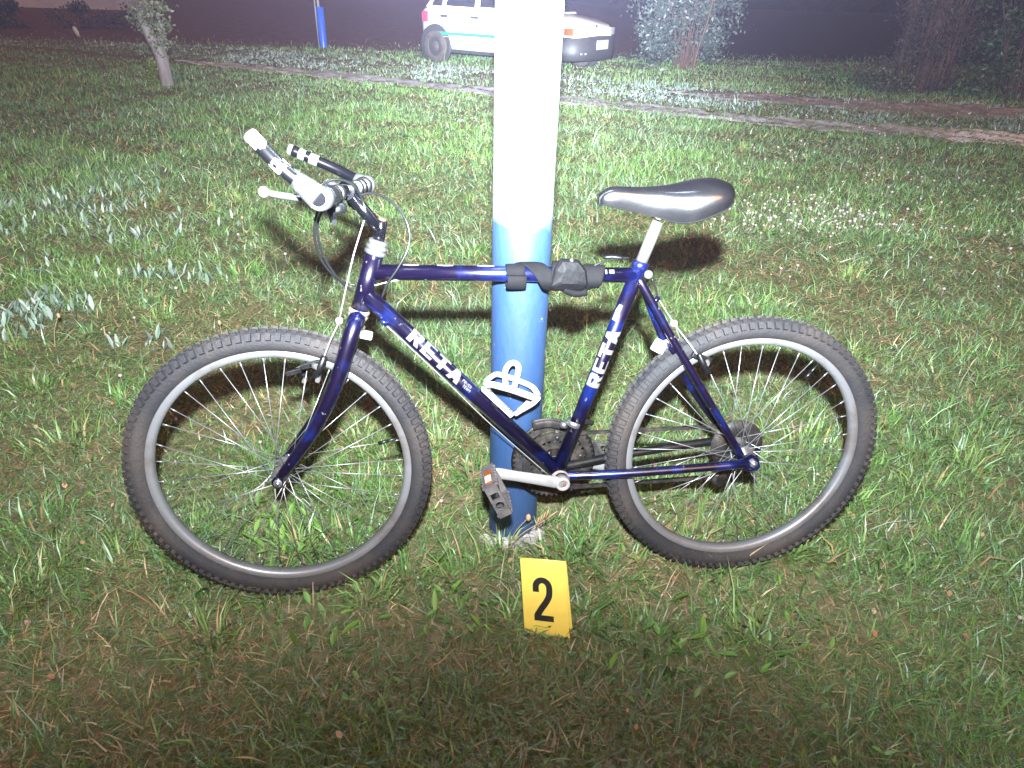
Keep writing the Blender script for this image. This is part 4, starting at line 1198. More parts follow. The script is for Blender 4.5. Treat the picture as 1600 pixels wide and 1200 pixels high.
# cross band that joins the two arms round the bottle's front, and the loop on top
band = [Vector((0.5044, 0.0240, 0.4959)).lerp(Vector((0.4965, -0.0180, 0.4826)), t) for t in np.linspace(0, 1, 5)]
MB().tube(spline(band, 3), .0062, 10).build('cage_band', M['whitep'], bc)
lp = [(0.5773, 0.0360, 0.5338), (0.5778, 0.0260, 0.5599), (0.5685, 0.0160, 0.5737), (0.5566, 0.0100, 0.5756), (0.5469, 0.0120, 0.5671), (0.5508, 0.0240, 0.5462), (0.5591, 0.0370, 0.5276)]
MB().tube(spline(lp, 6), .0066, 10).build('cage_loop', M['whitep'], bc)

# --- lettering: cells of thin film laid on the tubes
LET = {
    'R': [[(0, 0), (.36, 0), (.36, 1), (0, 1)], [(.3, .74), (.86, .74), (.86, 1), (.3, 1)], [(.62, .5), (.98, .5), (.98, .92), (.62, .92)], [(.3, .38), (.9, .38), (.9, .60), (.3, .60)], [(.38, .42), (.70, .42), (1.0, 0), (.66, 0)]],
    'E': [[(0, 0), (.34, 0), (.34, 1), (0, 1)], [(.3, .82), (.94, .82), (.94, 1), (.3, 1)], [(.3, .42), (.84, .42), (.84, .58), (.3, .58)], [(.3, 0), (.94, 0), (.94, .18), (.3, .18)]],
    'T': [[(0, .76), (1, .76), (1, 1), (0, 1)], [(.33, 0), (.67, 0), (.67, .8), (.33, .8)]],
    'A': [[(0, 0), (.34, 0), (.64, 1), (.34, 1)], [(.66, 0), (1.0, 0), (.68, 1), (.36, 1)], [(.22, .20), (.78, .20), (.74, .40), (.26, .40)]],
}
TINY = {'P': ['111', '101', '111', '100', '100'], 'O': ['111', '101', '101', '101', '111'], 'W': ['10001', '10001', '10101', '10101', '01010'], 'E': ['111', '100', '110', '100', '111'],
        'R': ['110', '101', '110', '101', '101'], 'T': ['111', '010', '010', '010', '010'], 'A': ['010', '101', '111', '101', '101'], 'M': ['10001', '11011', '10101', '10001', '10001']}


def inside(poly, x, y):
    s = 0
    for i in range(len(poly)):
        (x0, y0), (x1, y1) = poly[i], poly[(i + 1) % len(poly)]
        c = (x1 - x0) * (y - y0) - (y1 - y0) * (x - x0)
        if c > 1e-9:
            if s < 0: return False
            s = 1
        elif c < -1e-9:
            if s > 0: return False
            s = -1
    return True


def wrap_cells(name, A, B, r, up, cells, parent, chip=.0):
    """cells: (u0,u1,phi0,phi1) metres along the tube from A and radians from the side facing +y towards 'up'"""
    t = (B - A).normalized(); s = Vector(up); s = (s - t * s.dot(t)).normalized(); y = Vector((0, 1, 0)); y = (y - t * y.dot(t)).normalized()
    b = MB()
    for u0, u1, p0, p1 in cells:
        if chip and random.random() < chip: continue
        m_ = max(1, int(abs(p1 - p0) / .10 + .99))
        for i in range(m_):
            pa_, pb_ = p0 + (p1 - p0) * i / m_, p0 + (p1 - p0) * (i + 1) / m_
            b.add([A + t * u + (y * math.cos(p) + s * math.sin(p)) * (r + .0006) for u, p in ((u0, pa_), (u1, pa_), (u1, pb_), (u0, pb_))], [(0, 1, 2, 3)], True)
    return b.build(name, M['decal'], parent)


def letters(word, start, widths, gap, phi_lo, phi_hi, step=.0009, arc_r=.0178, holes=()):
    cells = []
    u = start
    for ch, w in zip(word, widths):
        n = int(abs(w) / step); mrows = int((phi_hi - phi_lo) * arc_r / step)
        for i in range(n):
            for j in range(mrows):
                fx, fy = (i + .5) / n, (j + .5) / mrows
                if any(inside(p, fx, fy) for p in LET[ch]):
                    if any((fx - hx) ** 2 + (fy - hy) ** 2 < hr ** 2 for c_, hx, hy, hr in holes if c_ == ch): continue
                    cells.append((u + w * i / n, u + w * (i + 1) / n, phi_lo + (phi_hi - phi_lo) * j / mrows, phi_lo + (phi_hi - phi_lo) * (j + 1) / mrows))
        u += w + gap
    return cells


dt_a = [along((0.7842, 0.0000, 0.6441))[0], along((0.6730, 0.0000, 0.5409))[0]]
tot = dt_a[1] - dt_a[0]
wl = (tot - 3 * .0058) / 4
downt = [o for o in bike.children if o.name.startswith('down_tube')][0]
seatt = [o for o in bike.children if o.name.startswith('seat_tube')][0]
topt = [o for o in bike.children if o.name.startswith('top_tube')][0]
wrap_cells('lettering', DT0, DT1, .0178, dts, letters('RETA', dt_a[0], [wl] * 4, .0058, math.radians(-24), math.radians(84), holes=(('R', .55, .9, .05),)), downt, .004)
# the small words after it, and a white flash along the tube's upper edge
cells = []
def tiny(word, u, ph, px, ang):
    for ch in word:
        g_ = TINY[ch]
        for r_i, row in enumerate(g_):
            for c_i, v in enumerate(row):
                if v == '1':
                    cells.append((u + c_i * px, u + (c_i + 1) * px, ph - (r_i + 1) * ang, ph - r_i * ang))
        u += (len(g_[0]) + 1) * px
tiny('POWER', dt_a[1] + .003, math.radians(46), .00125, math.radians(4.2))
tiny('TEAM', dt_a[1] + .011, math.radians(19), .00125, math.radians(4.2))
wrap_cells('small_lettering', DT0, DT1, .0178, dts, cells, downt)
cells = [(dt_a[1] + .008 + .0014 * i, dt_a[1] + .008 + .0014 * (i + 1), math.radians(88 - 14 * (i / 22)), math.radians(106)) for i in range(22)]
wrap_cells('white_flash', DT0, DT1, .0178, dts, cells, downt)
sA, sB = Vector(BB), Vector(ST)
u0 = (Vector((0.3694, 0.0000, 0.5108)) - sA).dot(STd); u1 = (Vector((0.3325, 0.0000, 0.6462)) - sA).dot(STd)
wl2 = (u1 - u0 - 3 * .003) / 4
wrap_cells('lettering', sA, sB, .0160, (1, 0, 0), letters('RETA', u0, [wl2] * 4, .003, math.radians(-58), math.radians(72), arc_r=.016, holes=(('R', .3, .7, .06),)), seatt, .01)
us0 = (Vector((0.3323, 0.0000, 0.6652)) - sA).dot(STd); us1 = (Vector((0.3249, 0.0000, 0.7025)) - sA).dot(STd)
cells = [(us0 + (us1 - us0) * i / 16, us0 + (us1 - us0) * (i + 1) / 16, math.radians(26 - max(0, 8 - i) * 1.6), math.radians(70 - max(0, i - 10) * 3)) for i in range(16)]
wrap_cells('white_slash', sA, sB, .0160, (1, 0, 0), cells, seatt)
ttd = (TT1 - TT0).normalized()
cells = []
for (a, b_) in ((0.0674, 0.1001), (0.1369, 0.1699), (0.2191, 0.2553), (0.3160, 0.3418)):
    n_ = 14
    for i in range(n_):
        sl = 10 * abs(i / n_ - .5)
        cells.append((a + (b_ - a) * i / n_, a + (b_ - a) * (i + 1) / n_, math.radians(66 + sl), math.radians(104)))
wrap_cells('white_flash', TT0, TT1, .0163, (0, 0, 1), cells, topt)
cells = [(0.4892, 0.4927, math.radians(20), math.radians(52))]
for k in range(4):
    cells.append((0.4976, 0.5087, math.radians(24 + 8 * k), math.radians(28 + 8 * k)))
wrap_cells('small_mark', TT0, TT1, .0163, (0, 0, 1), cells, topt)

# ------------------------------------------------------------------ the black strap wound round the top tube at the pole
strap = empty('lock_strap')
strap.matrix_world = bike.matrix_world.copy()
tag(strap, 'black webbing strap wound round the blue top tube at the pole', 'strap')


def wound(name, x0, width, slope, r0, a0, a1, mat_, sag=0.0, ribs=8, thick=.0028):
    """band wound round the tube: centre x0 at the viewer's side, slope = metres it travels along the tube per turn"""
    n = 44; V_ = []; m_ = ribs * 2 + 1
    sv = Vector((0, 0, 1)); sv = (sv - ttd * sv.dot(ttd)).normalized(); yv = Vector((0, 1, 0))
    for layer in (0, 1):
        for i in range(n + 1):
            a = a0 + (a1 - a0) * i / n
            rad = r0 + sag * max(0, -math.sin(a)) + .0012 * math.sin(3 * a + x0 * 60)
            for k in range(m_):
                w = -width / 2 + width * k / (m_ - 1)
                rr = rad + (thick if layer else 0) + (-.0011 if (k % 2 and layer) else 0) - .0015 * (abs(2 * k / (m_ - 1) - 1) ** 4)
                x = x0 + w + slope * (a - math.radians(20)) / (2 * math.pi)
                V_.append(TT0 + ttd * x + (yv * math.cos(a) + sv * math.sin(a)) * rr)
    s_ = (n + 1) * m_
    F_ = []
    for i in range(n):
        for k in range(m_ - 1):
            q_ = i * m_ + k
            F_.append((s_ + q_, s_ + q_ + 1, s_ + q_ + m_ + 1, s_ + q_ + m_)); F_.append((q_, q_ + m_, q_ + m_ + 1, q_ + 1))
        F_.append((i * m_, s_ + i * m_, s_ + (i + 1) * m_, (i + 1) * m_)); e = m_ - 1
        F_.append((i * m_ + e, (i + 1) * m_ + e, s_ + (i + 1) * m_ + e, s_ + i * m_ + e))
    for k in range(m_ - 1):
        F_.append((k, k + 1, s_ + k + 1, s_ + k)); e = n * m_
        F_.append((e + k, s_ + e + k, s_ + e + k + 1, e + k + 1))
    return MB().add(V_, F_, True).build(name, mat_, strap)


PI2 = 2 * math.pi
wound('webbing_turn', 0.2984, .040, .004, .0200, 0, PI2 * .999, M['strap'], .010)
wound('webbing_turn', 0.3554, .046, -.115, .0218, math.radians(-125), math.radians(150), M['strap'], .012)
wound('webbing_turn', 0.3910, .036, .020, .0268, math.radians(-60), math.radians(140), M['strap'], .002)
wound('webbing_turn', 0.4600, .052, .030, .0185, math.radians(-150), math.radians(150), M['strap'], .010)
wound('webbing_turn', 0.4199, .050, -.060, .0225, math.radians(-150), math.radians(110), M['strap'], .008)
# folded end pad
pad = MB(); prf = [(-.044, -.026), (-.034, -.034), (.030, -.034), (.040, -.020), (.034, .012), (.018, .032), (-.020, .034), (-.034, .014)]
c0 = TT0 + ttd * 0.4116
svv = Vector((0, 0, 1)); svv = (svv - ttd * svv.dot(ttd)).normalized()
lay = []
for dy, sc_ in ((.020, 1.0), (.0285, 1.0), (.0325, .86), (.0335, .45)):
    for (i, k) in prf:
        kk = k * sc_; ii = -i * sc_
        lay.append(c0 + ttd * (-ii) + svv * (kk + .003) + Vector((0, dy - .9 * max(0, abs(kk) - .016) ** 1.0 * .5, 0)))
n_ = len(prf)
pad.add(lay, [(r * n_ + i, r * n_ + (i + 1) % n_, (r + 1) * n_ + (i + 1) % n_, (r + 1) * n_ + i) for r in range(3) for i in range(n_)] + [tuple(range(3 * n_, 4 * n_)), tuple(reversed(range(n_)))], False)
pad.build('folded_end', M['patch'], strap, bevel=.0025)
MB().tube(spline([c0 + svv * -.026 + Vector((0, .018, 0)) - ttd * .01, c0 + svv * -.036 + Vector((0, .016, 0)) + ttd * .014, c0 + svv * -.034 + Vector((0, .012, 0)) + ttd * .040], 5), .009, 10, flat=((0, 1, 0), 1.1)).build('loose_tail', M['strap'], strap)
MB().ball(c0 + svv * .034 - ttd * -.002 + Vector((0, .022, 0)), .0045).build('rivet', M['chrome'], strap)

# ------------------------------------------------------------------ evidence marker
mk = empty('number_marker', (.0967, 1.077, .001))
mk.rotation_euler = (0, 0, 0)
Rm = Matrix.Rotation(-.3244, 3, 'Z') @ Matrix.Rotation(-.2802, 3, 'X') @ Matrix.Rotation(-.1872, 3, 'Y')
mk.matrix_world = Matrix.Translation((.0967, 1.077, .001)) @ Rm.to_4x4()
tag(mk, 'yellow folded card marker with black number 2 standing in the grass', 'marker')
mw, mh = .1064, .184
def panel(name, rot_, loc_):
    o = MB().box((0, 0, mh / 2), (mw, .0022, mh)).build(name, M['yellow'], mk, bevel=.0006)
    return o
panel('front_panel', None, None)
bk = panel('back_panel', None, None)
bk.matrix_local = Matrix.Translation((0, .004, mh)) @ Matrix.Rotation(math.radians(8), 4, 'X') @ Matrix.Translation((0, 0, -mh))
MB().tube([(-mw / 2, .002, mh - .0005), (mw / 2, .002, mh - .0005)], .0033, 8).build('fold', M['yellow'], mk)
# the figure 2: a condensed bold numeral as a flat ink film
cw, hgt, sw = .046, .108, .0145
def two_path():
    pts = []
    R = cw / 2 - sw / 2
    cx, cz = 0, hgt - sw / 2 - R * 1.12
    pts.append((-R, cz - .012)); pts.append((-R, cz))
    for a in np.linspace(math.pi, 0, 16): pts.append((cx + R * math.cos(a), cz + R * 1.12 * math.sin(a)))
    pts += [(R, cz - .010), (R * .86, cz - .022), (R * .40, cz - .036), (-R * .25, cz - .051), (-R * .72, cz - .063), (-R * .95, sw * .95), (-R, sw * .5)]
    return pts
tp = spline([(x, 0, z) for x, z in two_path()], 3)
L_, R2 = [], []
for i, p in enumerate(tp):
    t = (tp[min(i + 1, len(tp) - 1)] - tp[max(i - 1, 0)]).normalized()
    nrm = Vector((-t.z, 0, t.x))
    L_.append(p + nrm * sw / 2); R2.append(p - nrm * sw / 2)
nb = MB()
ox, oz, yy = -.004, .036, -.0016
vv = [(v.x + ox, yy, max(0, v.z) + oz) for v in L_ + R2]; m_ = len(tp)
nb.add(vv, [(i, i + 1, m_ + i + 1, m_ + i) for i in range(m_ - 1)])
nb.build('number_two', M['ink'], mk)
MB().add([(-cw / 2 + ox, yy - .0003, oz), (cw / 2 + ox, yy - .0003, oz), (cw / 2 + ox, yy - .0003, oz + sw), (-cw / 2 + ox, yy - .0003, oz + sw)], [(0, 1, 2, 3)]).build('number_foot', M['ink'], mk)

# ------------------------------------------------------------------ grass
def make_blades(XY, length, width, lean, az, cols, bend=.5, z0=None):
    """five-point bent blades; arrays per blade"""
    n = len(XY)
    x, y = XY[:, 0], XY[:, 1]
    z = (height(x, y) if z0 is None else z0) - .004
    dx, dy = np.cos(az), np.sin(az)
    sl = np.sin(lean); cl_ = np.cos(lean)
    fx = rng.uniform(0, np.pi, n)     # which way the flat of the blade faces
    sxv, syv = np.cos(fx) * width / 2, np.sin(fx) * width / 2
    l1 = length * .5
    mx, my, mz = x + dx * sl * l1, y + dy * sl * l1, z + cl_ * l1
    lean2 = np.clip(lean + bend * rng.uniform(.3, 1.4, n), 0, 2.0)
    s2, c2 = np.sin(lean2), np.cos(lean2)
    tx, ty, tz = mx + dx * s2 * l1, my + dy * s2 * l1, np.maximum(mz + c2 * l1, z + .006)
    V = np.empty((n, 5, 3), np.float32)
    V[:, 0] = np.stack([x - sxv, y - syv, z], 1); V[:, 1] = np.stack([x + sxv, y + syv, z], 1)
    V[:, 2] = np.stack([mx + sxv * .85, my + syv * .85, mz], 1); V[:, 3] = np.stack([mx - sxv * .85, my - syv * .85, mz], 1)
    V[:, 4] = np.stack([tx, ty, tz], 1)
    i = np.arange(n)[:, None] * 5
    return V.reshape(-1, 3), i + [0, 1, 2, 3], i + [3, 2, 4], np.repeat(cols, 5, 0)


def sample(y0, y1, dens):
    area_w = lambda y: 2 * (.78 * (y * .866 + .64) + 1.5)
    n = int(dens * (y1 - y0) * area_w((y0 + y1) / 2))
    y = rng.uniform(y0, y1, n); x = (rng.random(n) - .5) * area_w(y)
    return np.stack([x, y], 1)


def on_dirt(x, y):
    d = np.abs(y - path_y(x)); track = (np.abs(y - path_y(x) - 2.1 - .12 * np.sin(x * 2.3)) < .5) & (x > 2.6)
    return d, track


PV, PQ, PT, PCc = [], [], [], []
off = 0
def put(a):
    global off
    V, q_, t_, c_ = a
    PV.append(V); PQ.append(q_ + off); PT.append(t_ + off); PCc.append(c_); off += len(V)


GREEN = np.array([(.100, .205, .046), (.080, .172, .040), (.140, .235, .066), (.130, .195, .055), (.075, .150, .050)])
STRAW = np.array([(.38, .27, .135), (.31, .20, .095), (.23, .135, .065), (.44, .33, .18)])
WORN = [(*(-1.480, 2.905), .22), (*(-1.420, 2.453), .16), (*(-1.128, 2.360), .18), (*(-1.730, 2.550), .20), (*(1.547, 3.127), .28), (*(1.443, 3.372), .22), (*(1.593, 2.872), .2), (*(-1.032, 1.989), .16), (*(0.355, 1.271), .12), (*(-1.121, 1.757), .14), (*(1.199, 3.853), .25), (*(-0.343, 3.321), .25), (*(0.741, 4.595), .3), (*(-0.243, 1.053), .12), (*(-0.659, 0.939), .12), (*(0.495, 0.947), .14), (*(2.770, 4.365), .3), (*(-0.525, 1.175), .14), (*(0.101, 0.965), .14), (*(0.768, 1.125), .14), (*(-1.548, 2.046), .16), (*(-0.143, 1.610), .12), (*(-0.875, 1.917), .15), (*(-0.657, 2.622), .12), (*(0.437, 1.366), .1), (*(-0.876, 1.103), .1)]


def worn(x, y):
    s = 0
    for wx, wy, wr in WORN:
        s = s + 1.25 * np.exp(-(((x - wx) / wr) ** 2 + ((y - wy) / (wr * 1.25)) ** 2))
    return s


bands = [(-.1, .55, 5000), (.55, 1.0, 25000), (1.0, 1.5, 20000), (1.5, 2.2, 14500), (2.2, 3.2, 9000), (3.2, 4.6, 4800), (4.6, 6.5, 3000), (6.5, 9.0, 1900), (9.0, 12.5, 1000), (12.5, 17.0, 520), (17.0, 24.0, 90)]
for (y0, y1, dn) in bands:
    XY = sample(y0, y1, dn)
    x, y = XY[:, 0], XY[:, 1]
    n = len(XY)
    far = np.clip((y - 1.0) / 6, 0, 2)
    dry = patches(x, y, 2.6, 3) * .6 + patches(x, y, 6.5, 1) * .5 + rng.normal(0, .28, n) + worn(x, y)
    d, tr = on_dirt(x, y)
    verge = (y > path_y(x) + .42) & (y < path_y(x) + 2.9)
    keep = (d > .34 + rng.normal(0, .15, n)) & ~(tr & (rng.random(n) < .8))
    # bare thatch patches thin the blades out
    thin = np.clip((dry - .6) * 1.2, 0, .45)
    keep &= rng.random(n) > thin
    keep &= ~((y > 15.5) & (rng.random(n) < (y - 15.5) / 4))
    # gap under the pole's footing
    keep &= ((x - PX) ** 2 + (y - PY) ** 2) > .075 ** 2
    XY, x, y, dry, verge, far, d = XY[keep], x[keep], y[keep], dry[keep], verge[keep], far[keep], d[keep]
    n = len(XY)
    lush = np.clip(patches(x, y, 1.7, 2) * .5 + .5, 0, 1)
    length = rng.gamma(6.0, 1 / 6.0, n) * (.025 + .026 * lush) * (1 + .45 * np.clip(far, 0, 1))
    length = np.where(rng.random(n) < .05, length * 1.9, length)
    width = rng.uniform(.0018, .0045, n) * (1 + 1.25 * far ** 1.15)
    lean = np.abs(rng.normal(.75, .45, n)) * np.where(far > .5, .75, 1)
    az_ = rng.uniform(0, 6.283, n) + .8 * patches(x, y, 2.2, 4)
    g = GREEN[rng.integers(0, 5, n)] * rng.uniform(.82, 1.22, (n, 1)) * (1 + .22 * (lush[:, None] - .5))
    s = STRAW[rng.integers(0, 4, n)] * rng.uniform(.6, 1.15, (n, 1))
    pdry = np.clip(.06 + .42 * (dry > .42) + .30 * (dry > .85), 0, .82)
    isdry = rng.random(n) < pdry
    lean = np.where(isdry, np.minimum(lean + .55, 1.45), lean)
    c = np.where(isdry[:, None], s, g)
    pale = verge & (patches(x, y, 1.6, 0) + rng.normal(0, .5, n) > .15)
    dull = verge & (rng.random(n) < .45)
    c = np.where(dull[:, None], np.array([.105, .105, .085]) * rng.uniform(.6, 1.3, (n, 1)), c)
    c = np.where(pale[:, None], np.array([.20, .255, .225]) * rng.uniform(.6, 1.35, (n, 1)), c)
    width = np.where(pale, width * 1.7, width); length = np.where(verge, length * .8, length); length = np.where((d < 1.0) & (y < path_y(x)), length * .6, length)
    cool = rng.random(n) < np.clip(.36 + .28 * patches(x, y, 1.2, 2), .1, .85)
    c = np.where((cool & ~isdry & ~pale)[:, None], c * .5 + np.array([.162, .215, .172]) * .5 * rng.uniform(.8, 1.4, (n, 1)), c)
    c = c * 1.12
    put(make_blades(XY, length, width, lean, az_, np.clip(c, .01, .6)))
# matted thatch lying flat under the blades
for (y0, y1, dn) in ((.55, 1.3, 11000), (1.3, 2.2, 7500), (2.2, 3.6, 5600), (3.6, 6.0, 3800), (6.0, 10.0, 1350)):
    XY = sample(y0, y1, dn); n = len(XY)
    c = np.where(rng.random((n, 1)) < .30, STRAW[rng.integers(0, 4, n)] * rng.uniform(.6, 1.1, (n, 1)), GREEN[rng.integers(0, 5, n)] * rng.uniform(.6, 1.05, (n, 1)))
    c = c * .75 + np.array([.175, .185, .125]) * .25
    put(make_blades(XY, rng.uniform(.025, .06, n) * (1 if y0 < 2 else 1.5), rng.uniform(.0018, .0040, n) * (1 + .55 * max(0, y0 - 1)), rng.uniform(1.05, 1.5, n), rng.uniform(0, 6.283, n), c, bend=.25, z0=height(XY[:, 0], XY[:, 1]) + rng.uniform(.004, .016, n)))
grass = big_mesh('grass', np.concatenate(PV), quads=np.concatenate(PQ), tris=np.concatenate(PT), colors=np.concatenate(PCc), material=M['grass'])
tag(grass, 'short matted lawn grass with dry brown patches', 'grass', kind='stuff')
print('grass blades', off // 5)


# tufts of longer grass
PV, PQ, PT, PCc = [], [], [], []; off = 0
tuft_at = [(x, y, r) for x, y, r in [(*(-0.972, 1.263), .10), (*(-1.151, 1.213), .10), (*(-0.491, 1.824), .06), (*(-0.219, 1.802), .05), (*(-0.358, 2.408), .10), (*(-0.207, 2.417), .09), (*(-0.777, 3.198), .09), (*(1.141, 3.020), .12), (*(0.971, 1.861), .13), (*(1.091, 1.797), .10), (*(1.274, 1.675), .12), (*(1.044, 1.391), .11), (*(1.227, 1.351), .10),
           (*(0.928, 1.362), .10), (*(0.180, 1.332), .07), (*(0.273, 1.268), .08), (*(-0.039, 1.371), .05), (*(0.175, 1.380), .05), (*(0.235, 1.382), .06), (*(0.324, 1.073), .06), (*(0.570, 1.064), .06), (*(-0.657, 1.038), .06), (*(-0.846, 1.386), .07), (*(-0.537, 1.326), .06), (*(-0.413, 1.332), .06), (*(0.494, 1.393), .07), (*(0.730, 1.378), .08), (*(-0.437, 1.567), .06), (*(-0.617, 1.681), .05),
           (*(-1.396, 1.743), .09), (*(-1.363, 3.239), .09), (*(-2.210, 3.261), .10), (*(1.058, 2.553), .10), (*(1.388, 2.516), .08), (*(-1.262, 1.394), .08), (*(-0.115, 1.253), .07), (*(-0.243, 1.248), .06), (*(1.489, 1.887), .10), (*(-0.004, 1.336), .04), (*(0.129, 1.307), .05), (*(0.174, 1.122), .05), (*(0.016, 1.107), .04), (*(-0.728, 1.218), .04), (*(-0.559, 1.183), .05), (*(-0.426, 1.209), .04), (*(0.590, 1.303), .05), (*(0.480, 1.326), .04), (*(0.742, 1.364), .04)]]
for k in range(90):
    yy_ = random.uniform(1.0, 7.5) ; ww = .78 * (yy_ * .866 + .64)
    tuft_at.append((random.uniform(-ww, ww), yy_, random.uniform(.03, .09)))
for (tx_, ty_, tr_) in tuft_at:
    n = int(random.uniform(22, 60) * (1 + tr_ * 6))
    if (tx_ - PX) ** 2 + (ty_ - PY) ** 2 < .01: continue
    XY = np.array([tx_, ty_]) + rng.normal(0, tr_ * .55, (n, 2))
    far = max(0, (ty_ - 1.2) / 6)
    hue = GREEN[rng.integers(0, 5)] * rng.uniform(.9, 1.3)
    c = hue * rng.uniform(.75, 1.35, (n, 1))
    c = np.where(rng.random((n, 1)) < .10, STRAW[rng.integers(0, 4, n)], c)
    az_ = np.arctan2(XY[:, 1] - ty_, XY[:, 0] - tx_) + rng.normal(0, .5, n)
    put(make_blades(XY, rng.uniform(.05, .125, n), rng.uniform(.0026, .0062, n) * (1 + far), np.abs(rng.normal(.5, .3, n)), az_, np.clip(c, .01, .5), bend=.8))
tag(big_mesh('long_grass', np.concatenate(PV), quads=np.concatenate(PQ), tris=np.concatenate(PT), colors=np.concatenate(PCc), material=M['grass']), 'tufts of longer grass in the lawn', 'grass', kind='stuff')


# broad leaves: clover, plantain, silvery leaves on the left
def broad(XY, size, lift, tones, aspect=.5, jitter=.3):
    n = len(XY)
    az_ = rng.uniform(0, 6.283, n); L = size * rng.uniform(.6, 1.4, n); el = np.abs(rng.normal(lift, .3, n))
    d = np.stack([np.cos(az_) * np.cos(el), np.sin(az_) * np.cos(el), np.sin(el)], 1)
    s = np.stack([-np.sin(az_), np.cos(az_), np.zeros(n)], 1); nn = np.cross(d, s); nn *= np.sign(nn[:, 2:3] + 1e-9)
    z = height(XY[:, 0], XY[:, 1]) + rng.uniform(.004, .035, n)
    p = np.concatenate([XY, z[:, None]], 1)
    W = (L * aspect * .5)[:, None]; L = L[:, None]
    V = np.stack([p, p + d * L * .35 + s * W + nn * L * .06, p + d * L * .75 + s * W * .75 + nn * L * .05, p + d * L, p + d * L * .75 - s * W * .75 + nn * L * .05, p + d * L * .35 - s * W + nn * L * .06, p + d * L * .5], 1)
    i = np.arange(n)[:, None] * 7
    T = np.concatenate([i + a for a in ([0, 1, 6], [1, 2, 6], [2, 3, 6], [3, 4, 6], [4, 5, 6], [5, 0, 6])], 0)
    t_ = np.asarray(tones); c = t_[rng.integers(0, len(t_), n)] * rng.uniform(1 - jitter, 1 + jitter, (n, 1))
    return V.reshape(-1, 3), T, np.repeat(c, 7, 0)


bV, bT, bC, bo = [], [], [], 0
def putb(a):
    global bo
    V, T, c = a
    bV.append(V); bT.append(T + bo); bC.append(c); bo += len(V)


XY = np.concatenate([sample(.7, 1.6, 500), sample(1.6, 3.0, 260), sample(3.0, 6.0, 90)])
wk = patches(XY[:, 0], XY[:, 1], 3.1, 2) + rng.normal(0, .5, len(XY)) > .2
putb(broad(XY[wk], .019, .45, [(.10, .19, .045), (.12, .21, .06), (.08, .15, .045)], .40))
for (u_, r_, n_) in [((-0.616, 1.422), .07, 26), ((-0.527, 1.351), .06, 18), ((0.584, 1.064), .07, 22), ((-0.612, 1.300), .05, 16), ((0.387, 1.023), .06, 16), ((-0.391, 1.065), .05, 14), ((-0.128, 1.140), .05, 14)]:
    putb(broad(np.array(u_) + rng.normal(0, r_, (n_, 2)), .040, .55, [(.13, .24, .045), (.10, .19, .04)], .30))
sil = [(.20, .27, .22), (.14, .21, .15), (.26, .31, .27)]
for (u_, rx, ry, n_) in [((-2.912, 4.397), .16, .22, 46), ((-2.705, 4.358), .14, .22, 50), ((-2.538, 4.259), .10, .16, 26), ((-2.446, 3.776), .10, .12, 18), ((-2.199, 3.685), .09, .08, 16), ((-2.121, 3.760), .05, .06, 8), ((-2.374, 3.202), .10, .08, 18), ((-1.718, 3.159), .13, .05, 44), ((-1.874, 3.480), .04, .05, 9), ((-2.153, 2.715), .10, .10, 46), ((-2.034, 2.656), .11, .10, 58), ((-1.998, 2.760), .05, .05, 12),
                         ((-2.854, 3.716), .06, .08, 14), ((-1.469, 2.421), .08, .04, 16), ((-2.095, 4.096), .04, .06, 8), ((-3.138, 4.127), .05, .06, 8), ((-2.011, 2.532), .10, .06, 30), ((-2.781, 5.065), .15, .25, 26), ((-1.845, 4.055), .15, .2, 14)]:
    putb(broad(np.array(u_) + rng.normal(0, 1, (n_, 2)) * [rx, ry], .055, 1.0, sil, .26, .3))
tag(big_mesh('broad_leaf_weeds', np.concatenate(bV), tris=np.concatenate(bT), colors=np.clip(np.concatenate(bC), 0, .6), material=M['leaf']), 'low broad leaved weeds scattered through the lawn', 'weeds', kind='stuff')

# fallen brown leaves and clover heads
XY = np.concatenate([sample(.6, 2.2, 34), sample(2.2, 5.0, 9)])
V, T, c = broad(XY, .014, .6, [(.30, .12, .06), (.22, .12, .06), (.36, .20, .11), (.40, .26, .17)], .7)
tag(big_mesh('fallen_leaves', V, tris=T, colors=c, material=M['brown_leaf']), 'small fallen brown leaves and dry flower heads in the lawn', 'leaves', kind='stuff')

fl_xy = []
for (u_, rx, ry, n_) in [((2.084, 4.508), .35, .25, 60), ((1.764, 4.700), .25, .25, 26), ((2.348, 4.434), .25, .12, 34), ((1.748, 4.268), .22, .12, 24), ((1.561, 4.456), .15, .15, 12), ((3.002, 5.351), .6, .4, 22), ((2.523, 6.212), .5, .4, 24), ((3.701, 7.326), .8, .6, 18), ((3.312, 5.200), .6, .4, 10), ((2.998, 4.130), .2, .2, 14), ((1.724, 3.582), .5, .3, 8)]:
    fl_xy.append(np.array(u_) + rng.normal(0, 1, (n_, 2)) * [rx, ry])
fl_xy.append(sample(.9, 4.0, 2.2))
fl_xy = np.concatenate(fl_xy)
cb = MB()
for (x, y) in fl_xy:
    z = float(height(np.array(x), np.array(y))) + random.uniform(.03, .055)
    r = random.uniform(.006, .0095) * (1 + .10 * max(0, y - 2))
    cb.ball((x, y, z), r, 6, 4, (1, 1, .85))
    cb.tube([(x, y, z - .06), (x, y, z - r * .6)], .0012, 3, caps=False)
tag(cb.build('clover_flowers', mat('clover_white', (.40, .36, .33), .7, var=(.32, .23, .19), var_scale=60), None), 'small white clover flower heads in the lawn', 'flowers', kind='stuff')


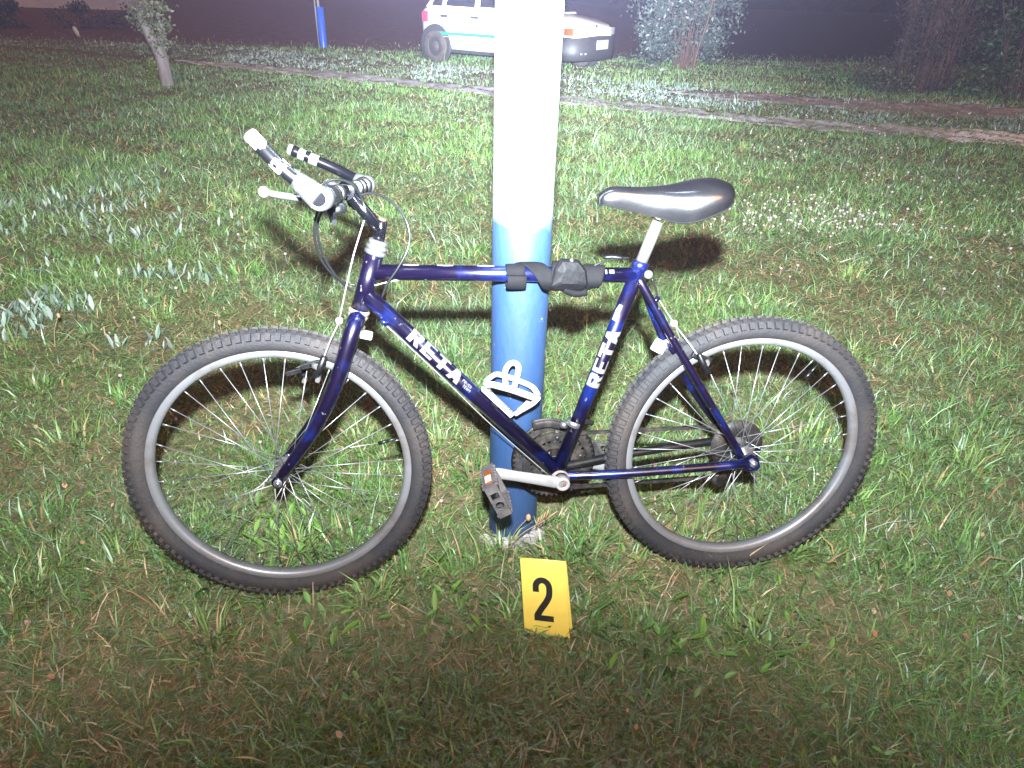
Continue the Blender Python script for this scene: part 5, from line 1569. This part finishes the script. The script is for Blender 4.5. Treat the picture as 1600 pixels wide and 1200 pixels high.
# dry seed stalks and dandelion stems that stand out singly
def stalk(x, y, h, lx, ly, head, label):
    z = float(height(np.array(x), np.array(y)))
    o = empty('seed_stalk', (x, y, z)); tag(o, label, 'grass stalk', 'dry stalks standing in the lawn')
    tip = Vector((lx, ly, h))
    MB().tube(spline([(0, 0, -.02), tip * .5 + Vector((-.1 * lx, 0, .02 * h)), tip], 5), np.linspace(.0016, .0009, 11), 6).build('stem', M['stalk'], o)
    b = MB()
    if head == 'panicle':
        for k in range(7):
            t = .78 + .035 * k
            p = tip * t
            b.tube([p, p + Vector((lx * .10 + (.010 if k % 2 else -.006), 0, .022)), p + Vector((lx * .16 + (.016 if k % 2 else -.010), 0, .034))], [.0012, .0022, .0010], 5)
    else:
        b.ball(tip, .0085, 8, 6, (.8, .8, 1.25))
    b.build('seed_head', M['seed'], o)


M['stalk'] = mat('dry_stalk', (.36, .27, .17), .7)
M['seed'] = mat('seed_head_brown', (.38, .22, .13), .8)
sx_, sy_ = (-0.011, 1.343)
stalk(sx_, sy_, .135, .105, -.02, 'panicle', 'reddish dry seed stalk leaning in front of the pole foot')
stalk(*(-0.004, 1.353), .13, .055, -.02, 'bud', 'thin pale stalk in front of the pole beside the reddish seed stalk')
stalk(*(-1.566, 3.834), .11, .005, 0, 'bud', 'single dandelion stalk under the handlebar end')
stalk(*(-1.168, 2.469), .10, .0, 0, 'bud', 'dandelion stalk just above the front tyre')
stalk(*(-1.813, 2.399), .14, .06, 0, 'bud', 'bent stalk with a brown head among the silvery leaves at left')
stalk(*(-2.033, 4.700), .12, -.02, 0, 'bud', 'dandelion stalk left of the shiny bar end')
stalk(*(0.329, 1.386), .10, .02, 0, 'bud', 'dry stalk at the front of the rear tyre')


# ------------------------------------------------------------------ thin volume added so the flash makes a veil like lens bloom
hz = MB().box((0, 36, 4.2), (156, 120, 10.6))
hm = bpy.data.materials.new('bloom_volume'); hm.use_nodes = True
hn = hm.node_tree
for n_ in list(hn.nodes):
    if n_.type == 'BSDF_PRINCIPLED': hn.nodes.remove(n_)
pv_ = hn.nodes.new('ShaderNodeVolumePrincipled')
pv_.inputs['Color'].default_value = (.68, .64, .98, 1)
pv_.inputs['Density'].default_value = 0.0012
hn.links.new(pv_.outputs['Volume'], hn.nodes['Material Output'].inputs['Volume'])
tag(hz.build('bloom_veil', hm, None), 'thin volume added over the scene to imitate lens bloom', kind='stuff')
